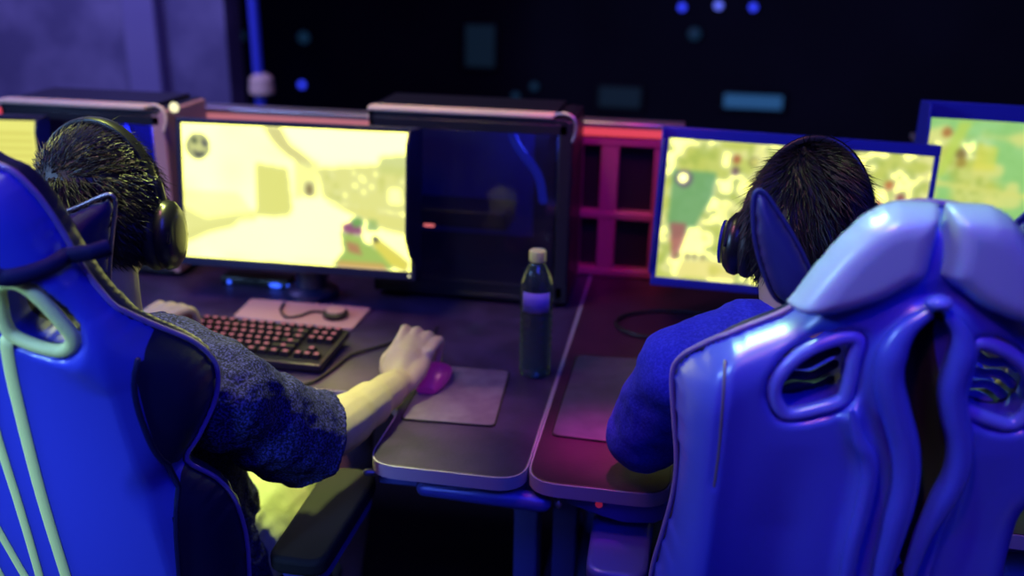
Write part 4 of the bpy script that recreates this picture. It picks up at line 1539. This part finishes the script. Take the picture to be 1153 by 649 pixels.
# left player
HL = np.array(PD(113, 243, 1.45))
rotL = (8, -6, -2)
spL = [((-.83, 1.32, .46), .17, .12), ((-.83, 1.31, .55), .165, .115), ((-.835, 1.275, .68), .15, .10), ((-.835, 1.24, .80), .17, .10), ((-.84, 1.225, .88), .165, .095), ((-.84, 1.22, .935), .11, .07)]
shR = PD(258, 450, 1.37)
elR = PD(368, 490, 1.545)
wrR = PD(447, 428, 1.74)
wrR.z = .787
fd = Vector((MOUSE.x - .0, MOUSE.y, DZ + .055)) - wrR
fd = Vector((fd.x, fd.y, 0)).normalized()
pL, HRL = person('player in a speckled navy T-shirt at the left desk, hand on a mouse', HL, rotL, (-.845, 1.225, .965),
                 ((-1.035, 1.285, .925), tuple(shR)), ((-1.17, 1.34, .80), tuple(elR)), ((-1.02, 1.55, .815), tuple(wrR)),
                 ((-.93, 1.34, .53), (-.735, 1.34, .53)), ((-.98, 1.76, .555), (-.66, 1.76, .555)), ((-.97, 1.70, .095), (-.68, 1.70, .095)), spL,
                 (((.3, .95, 0), (0, 0, 1)), ((.10, .92, .34), (.15, -.3, 1), 1.0)), .0042)

# T-shirt
b = MB()
b.loft([((c[0], c[1], c[2]), a + .016, d + .018) for c, a, d in spL])
nb = Vector((-.845, 1.225, .945))
for s_, S_, E_ in ((0, Vector((-1.035, 1.285, .925)), Vector((-1.17, 1.34, .80))), (1, shR, elR)):
    b.tube([nb + Vector((0, 0, -.03)), nb.lerp(S_, .5) + Vector((0, 0, .012)), S_], [.074, .077, .076], n=18)
    dn = Vector((0, 0, -.012))
    hem = S_.lerp(E_, .80) + dn * 1.5
    dirh = (E_ - S_).normalized()
    b.tube(spline([S_, S_.lerp(E_, .3) + dn, S_.lerp(E_, .6) + dn * 1.4, hem], 4) .tolist() + [tuple(hem - dirh * .004), tuple(hem - dirh * .03)],
           [.066] * 4 + [.074] * 4 + [.075] * 4 + [.076, .062, .052], n=24, cap='flat')
    a_ = dirh.orthogonal().normalized(); c_ = dirh.cross(a_)
    b.tube([hem - dirh * .003 + (a_ * math.cos(q_) + c_ * math.sin(q_)) * .074 for q_ in np.linspace(0, 2 * PI, 28, endpoint=False)], .0055, n=8, closed=True)
tee = b.build('t_shirt', M['shirt'], pL, auto=False)
remesh(tee, .0045, 2, [(.06, .020), (.016, .0018)])
# shorts: pale legs on the lap
b = MB()
b.loft([((-.83, 1.325, .44), .185, .135), ((-.83, 1.32, .53), .18, .13), ((-.83, 1.295, .62), .168, .12)])
for hp_, kn in (((-.93, 1.34, .53), (-.98, 1.76, .555)), ((-.735, 1.34, .53), (-.66, 1.76, .555))):
    hp_, kn = Vector(hp_), Vector(kn)
    e = hp_.lerp(kn, .85)
    b.tube([hp_, hp_.lerp(kn, .45), e, e - (kn - hp_).normalized() * .004, e - (kn - hp_).normalized() * .03], [.104, .10, .092, .07, .06], n=20, cap='flat')
remesh(b.build('shorts', M['shorts'], pL, auto=False), .007, 3, [(.07, .012)])


def lineL(D):
    x, y, z = D.T
    return np.clip((z + .42 - .75 * np.clip(y + .15, 0, 2) + .10 * np.abs(x)) * 2, -1, 1) * np.where((np.abs(x) > .9) & (y > .1), -1, 1)


hair_cap(pL, HL, HRL, lineL, .012, 13000, .020, lambda d: np.array((.25, .5, -.75 if d[2] < .55 else .0)) + np.array((d[0], d[1], 0)) * .4, 5, .35, .22)
headset('black over-ear headset on the player in the speckled T-shirt', HL, HRL, M['headset'], -2, .094, .140, 1.08, cup_dx=.098)

# right player
HR_ = np.array(PD(908, 262, 1.44))
rotR = (-14, -14, 0)
spR = [((.22, 1.46, .46), .165, .12), ((.22, 1.45, .55), .155, .11), ((.215, 1.41, .70), .145, .10), ((.205, 1.37, .83), .17, .105), ((.20, 1.36, .92), .175, .095), ((.195, 1.375, .985), .11, .07)]
shB = (Vector((.025, 1.31, .955)), Vector((.385, 1.36, .94)))
elB = (PD(727, 488, 1.5), Vector((.50, 1.43, .835)))
wrB = (PD(838, 404, 1.70), Vector((.36, 1.66, .82)))
wrB[0].z = max(wrB[0].z, .815)
pR, HRR = person('player in a plain blue long-sleeved top behind the glossy blue chair', HR_, rotR, (.195, 1.39, 1.0),
                 [tuple(v) for v in shB], [tuple(v) for v in elB], [tuple(v) for v in wrB],
                 ((.12, 1.47, .53), (.32, 1.47, .53)), ((.09, 1.92, .555), (.37, 1.92, .555)), ((.1, 1.86, .095), (.36, 1.86, .095)), spR,
                 (((.25, .95, 0), (0, 0, 1)), ((-.25, .95, 0), (0, 0, 1))), .006)
b = MB()
b.loft([((c[0], c[1], c[2]), a + .016, d + .018) for c, a, d in spR])
nb = Vector((.195, 1.39, .985))
for s_ in (0, 1):
    S_, E_, W_ = shB[s_], elB[s_], wrB[s_]
    b.tube([nb + Vector((0, 0, -.025)), nb.lerp(S_, .5) + Vector((0, 0, .012)), S_], [.076, .078, .072], n=18)
    b.tube(spline([S_, S_.lerp(E_, .5), E_], 5), [.066] * 4 + [.066] * 3 + [.064] * 4, n=20)
    e = E_.lerp(W_, .9)
    dd = (W_ - E_).normalized()
    b.tube(spline([E_, E_.lerp(W_, .4), e], 5).tolist() + [tuple(e - dd * .003), tuple(e - dd * .03)], [.063] * 4 + [.056] * 4 + [.044] * 3 + [.036, .032], n=20, cap='flat')
remesh(b.build('long_sleeved_top', M['top_blue'], pR, auto=False), .006, 4, [(.06, .014)])
b = MB()
b.loft([((.22, 1.465, .44), .18, .135), ((.22, 1.46, .53), .172, .125), ((.22, 1.43, .62), .16, .115)])
for hp_, kn, an in (((.12, 1.47, .53), (.09, 1.92, .555), (.1, 1.86, .12)), ((.32, 1.47, .53), (.37, 1.92, .555), (.36, 1.86, .12))):
    hp_, kn, an = Vector(hp_), Vector(kn), Vector(an)
    b.tube([hp_, hp_.lerp(kn, .5), kn], [.096, .086, .068], n=20)
    b.tube([kn, kn.lerp(an, .4), an], [.068, .07, .052], n=20)
remesh(b.build('trousers', M['trousers'], pR, auto=False), .008, 3, [(.07, .012)])


def lineR(D):
    x, y, z = D.T
    return np.clip((z + .50 - .85 * np.clip(y + .10, 0, 2) + .05 * np.abs(x)) * 2, -1, 1) * np.where((np.abs(x) > .92) & (y > .1), -1, 1)


hair_cap(pR, HR_, HRR, lineR, .009, 8000, .036, lambda d: np.array((.9 * math.tanh((d[0] + .25) * 5) * (.4 + abs(d[0])), -.4, -1.0 if d[2] < .6 else -.2)), 9, .12, .14)
headset('headset with a blue cup plate on the player in the plain blue top', HR_, HRR, M['headset'], -4, .092, .138, 1.0, cup_dx=.094, plate=M['headset_blue'])

# ------------------------------------------------------------ background things
pp = PY(289, 50, 4.0)
t = thing('light_stand', 'blue painted pole standing in the dark beyond the left monitor', 'stand', (pp.x, 4.0, 0))
MB().tube([(pp.x, 4.0, .05), (pp.x - .005, 4.0, 1.5), (pp.x - .02, 4.0, 2.6)], .021, n=16).build('pole', M['pole'], t)
cz = PY(292, 96, 4.0).z
MB().lathe([(.03, -.05), (.055, -.03), (.05, .03), (.028, .05)], 20, (pp.x + .01, 4.0, cz)).build('collar', M['trim_pale'], t)
MB().lathe([(.2, 0), (.2, .02), (.05, .05)], 30, (pp.x, 4.0, 0)).build('foot', M['black'], t)

lamp = None
spots = [(768, 8, 'bokeh_blue', .028, 'deep blue lamp on the far wall, leftmost of the three at the top'),
         (809, 6, 'bokeh_pale', .030, 'pale blue lamp on the far wall, middle of the three at the top'),
         (848, 8, 'bokeh_blue', .028, 'deep blue lamp on the far wall, rightmost of the three at the top'),
         (341, 95, 'bokeh_blue', .028, 'blue lamp low on the far wall beside the blue pole'),
         (782, 38, 'teal_dim', .05, 'faint lamp on the far wall under the three blue lamps'),
         (343, 42, 'teal_dim', .05, 'faint teal lamp on the far wall above the shooter-game monitor'),
         (581, 108, 'teal_dim', .035, 'faint teal lamp on the far wall just above the black tower'),
         (602, 97, 'teal_dim', .035, 'faint teal lamp on the far wall, upper right of the one above the tower'),
         (270, 40, 'teal_dim', .05, 'faint lamp on the far wall just left of the blue pole'),
         (1120, 47, 'led_violet', .0, '')]
for x, y, m_, r_, lb in spots:
    if r_ == 0:
        continue
    p = PY(x, y, 7.97)
    t = thing('wall_lamp', lb, 'lamp', (p.x, 8.0, p.z), 'lamps on the far wall')
    mt = Matrix.Rotation(R(90), 3, 'X')
    MB().lathe([(r_ * 1.2, -.02), (r_ * 1.2, .02), (r_ * 1.05, .03)], 24, (p.x, 7.98, p.z), mt).build('housing', M['black'], t)
    MB().lathe([(r_, 0), (r_ * .95, .012), (r_ * .5, .022)], 24, (p.x, 7.95, p.z), mt).build('lens', M[m_], t)


def wall_screen(label, x0, y0, x1, y1, m_):
    a, c = PY(x0, y0, 7.93), PY(x1, y1, 7.93)
    t = thing('wall_screen', label, 'screen', ((a.x + c.x) / 2, 8.0, c.z), 'dim screens on the far wall')
    MB().box((a.x - .03, 7.95, c.z - .03), (c.x + .03, 8.0, a.z + .03)).build('frame', M['black'], t, bevel=0.005)
    MB().box((a.x, 7.94, c.z), (c.x, 7.951, a.z)).build('panel', m_, t)


wall_screen('dim blue screen on the far wall above the map monitor', 816, 106, 880, 124, M['blue_dim'])
M['teal_faint'] = emat('faint_teal_screen', (0.008, 0.025, 0.055, 1), 0.35)
wall_screen('faint teal screen on the far wall left of the dim blue one', 675, 98, 720, 122, M['teal_faint'])
wall_screen('faint narrow teal screen high on the far wall above the black tower', 524, 28, 556, 76, M['teal_faint'])

# pale ruffled fabric at the right edge
b = MB()
base = PD(1158, 600, 1.12)
vs, fs = [], []
NR, NC = 60, 40
for i in range(NR):
    s = i / (NR - 1)
    z = .0 + .98 * s
    for k in range(NC):
        a = 2 * PI * k / NC
        rr = .075 - .055 * max(0, (s - .72) / .28) ** 1.4 + .010 * math.sin(5 * a + 30 * s) * (s > .6) + .012 * math.sin(95 * s + 2 * math.sin(3 * a)) * (s > .78)
        vs.append((base.x + .085 + rr * math.cos(a), base.y - .03 + .5 * rr * math.sin(a), z))
for i in range(NR - 1):
    for k in range(NC):
        l = (k + 1) % NC
        fs.append((i * NC + k, i * NC + l, (i + 1) * NC + l, (i + 1) * NC + k))
fs += [tuple(reversed(range(NC))), tuple((NR - 1) * NC + k for k in range(NC))]
tag(b.add(vs, fs).build('draped_cloth', M['cloth_pale']), 'pale ruffled cloth hanging at the right edge beside the glossy chair', 'cloth')


# ------------------------------------------------------------------- lighting
def area(name, loc, target, size, col, power, spread=180, sy=None):
    l = bpy.data.lights.new(name, 'AREA')
    l.energy, l.color, l.size = power, col, size
    if sy:
        l.shape, l.size_y = 'RECTANGLE', sy
    l.spread = R(spread)
    o = bpy.data.objects.new(name, l)
    COL.objects.link(o)
    o.location = loc
    o.rotation_euler = (Vector(target) - Vector(loc)).to_track_quat('-Z', 'Y').to_euler()
    return o


def spot(name, loc, target, col, power, ang, rad=.08, blend=.4):
    l = bpy.data.lights.new(name, 'SPOT')
    l.energy, l.color, l.spot_size, l.spot_blend, l.shadow_soft_size = power, col, R(ang), blend, rad
    o = bpy.data.objects.new(name, l)
    COL.objects.link(o)
    o.location = loc
    o.rotation_euler = (Vector(target) - Vector(loc)).to_track_quat('-Z', 'Y').to_euler()
    return o


# unseen stage wash: a pale yellow lamp high over the desks, a cool key and an added pink neighbour behind and left of the camera, deep blue from above
area('stage_top', (-1.0, 1.75, 3.2), (-.4, 1.4, .9), .4, (.92, 1.0, .34), 6)
spot('fill_left_player', (-1.0, 1.95, 3.2), (-.66, 1.28, .85), (.84, 1.0, .24), 520, 16.5, .12, .6)  # added spot, yellows the left player's head, arm and lap
spot('accent_right_chair', (-1.05, 1.7, 3.2), (.20, 1.0, 1.27), (.42, 1.0, .22), 1500, 9, .3, .9)  # added spot for the mint highlight on the head end
spot('fill_towers', (-.9, 1.2, 3.2), (-.8, 2.15, 1.2), (1.0, .85, .35), 75, 36, .1, .8)  # added spot that brightens the tower trims
area('accent_pink', (-1.25, .9, 3.2), (0, 1.1, 1.0), .4, (1.0, .28, .50), 18)  # lamp added for pink streaks beside the mint ones
spot('accent_chair_mint', (-.38, .10, 3.15), (.20, 1.0, 1.25), (.55, 1.0, .45), 70, 12, .09, .9)  # unseen spot put in for a mint sheen on the head panels
spot('accent_chair_pink', (-.45, -.50, 3.0), (.22, 1.0, 1.15), (1.0, .28, .45), 75, 13, .07, .8)  # unseen spot put in for a pink band next to the mint
area('stage_key', (-2.9, .1, 2.2), (.1, 1.0, 1.0), .5, (.28, .52, 1.0), 46)
spot('fill_left_chair', (-1.5, -1.3, 2.3), (-.98, .95, .95), (.28, .56, 1.0), 330, 20, .2, .8)  # extra spot added to lift the left chair's back alone
area('stage_blue', (.6, -.6, 3.3), (0, 1.6, .8), 1.2, (.04, .05, 1.0), 42)
area('hall_blue', (-2.6, 2.6, 3.0), (-2.8, 4.2, 1.0), .8, (.33, .28, 1.0), 45)
spot('fill_desk_magenta', (-.2, 1.5, 2.6), (-.085, 1.44, .75), (1.0, .04, .50), 330, 9, .06, 1.0)  # unseen spot added for the magenta glow on the right desk
spot('fill_desk_amber', (.5, 2.2, 2.7), (-.345, 1.49, .75), (1.0, .42, .42), 150, 7, .05, .9)  # unseen spot added to tint the left mouse pad pink
spot('fill_desk_cutout', (-.9, 2.7, 2.7), (-.60, 1.575, .75), (1.0, .42, .30), 110, 6, .05, .9)  # another added spot, warms the desk by the cut-out
spot('fill_divider', (-.14, 1.6, 1.9), (-.14, 2.3, .95), (1.0, .03, .32), 22, 26, .1)  # unseen spot added to strengthen the strip's glow on the divider frame

w = bpy.data.worlds.new('world')
S.world = w
w.use_nodes = True
bg = w.node_tree.nodes['Background']
bg.inputs['Color'].default_value = (.035, .03, .13, 1)
bg.inputs['Strength'].default_value = .25

vs_ = S.view_settings
vs_.view_transform = 'Standard'
vs_.look = 'None'
vs_.exposure = 0
vs_.gamma = 1
vs_.use_curve_mapping = False
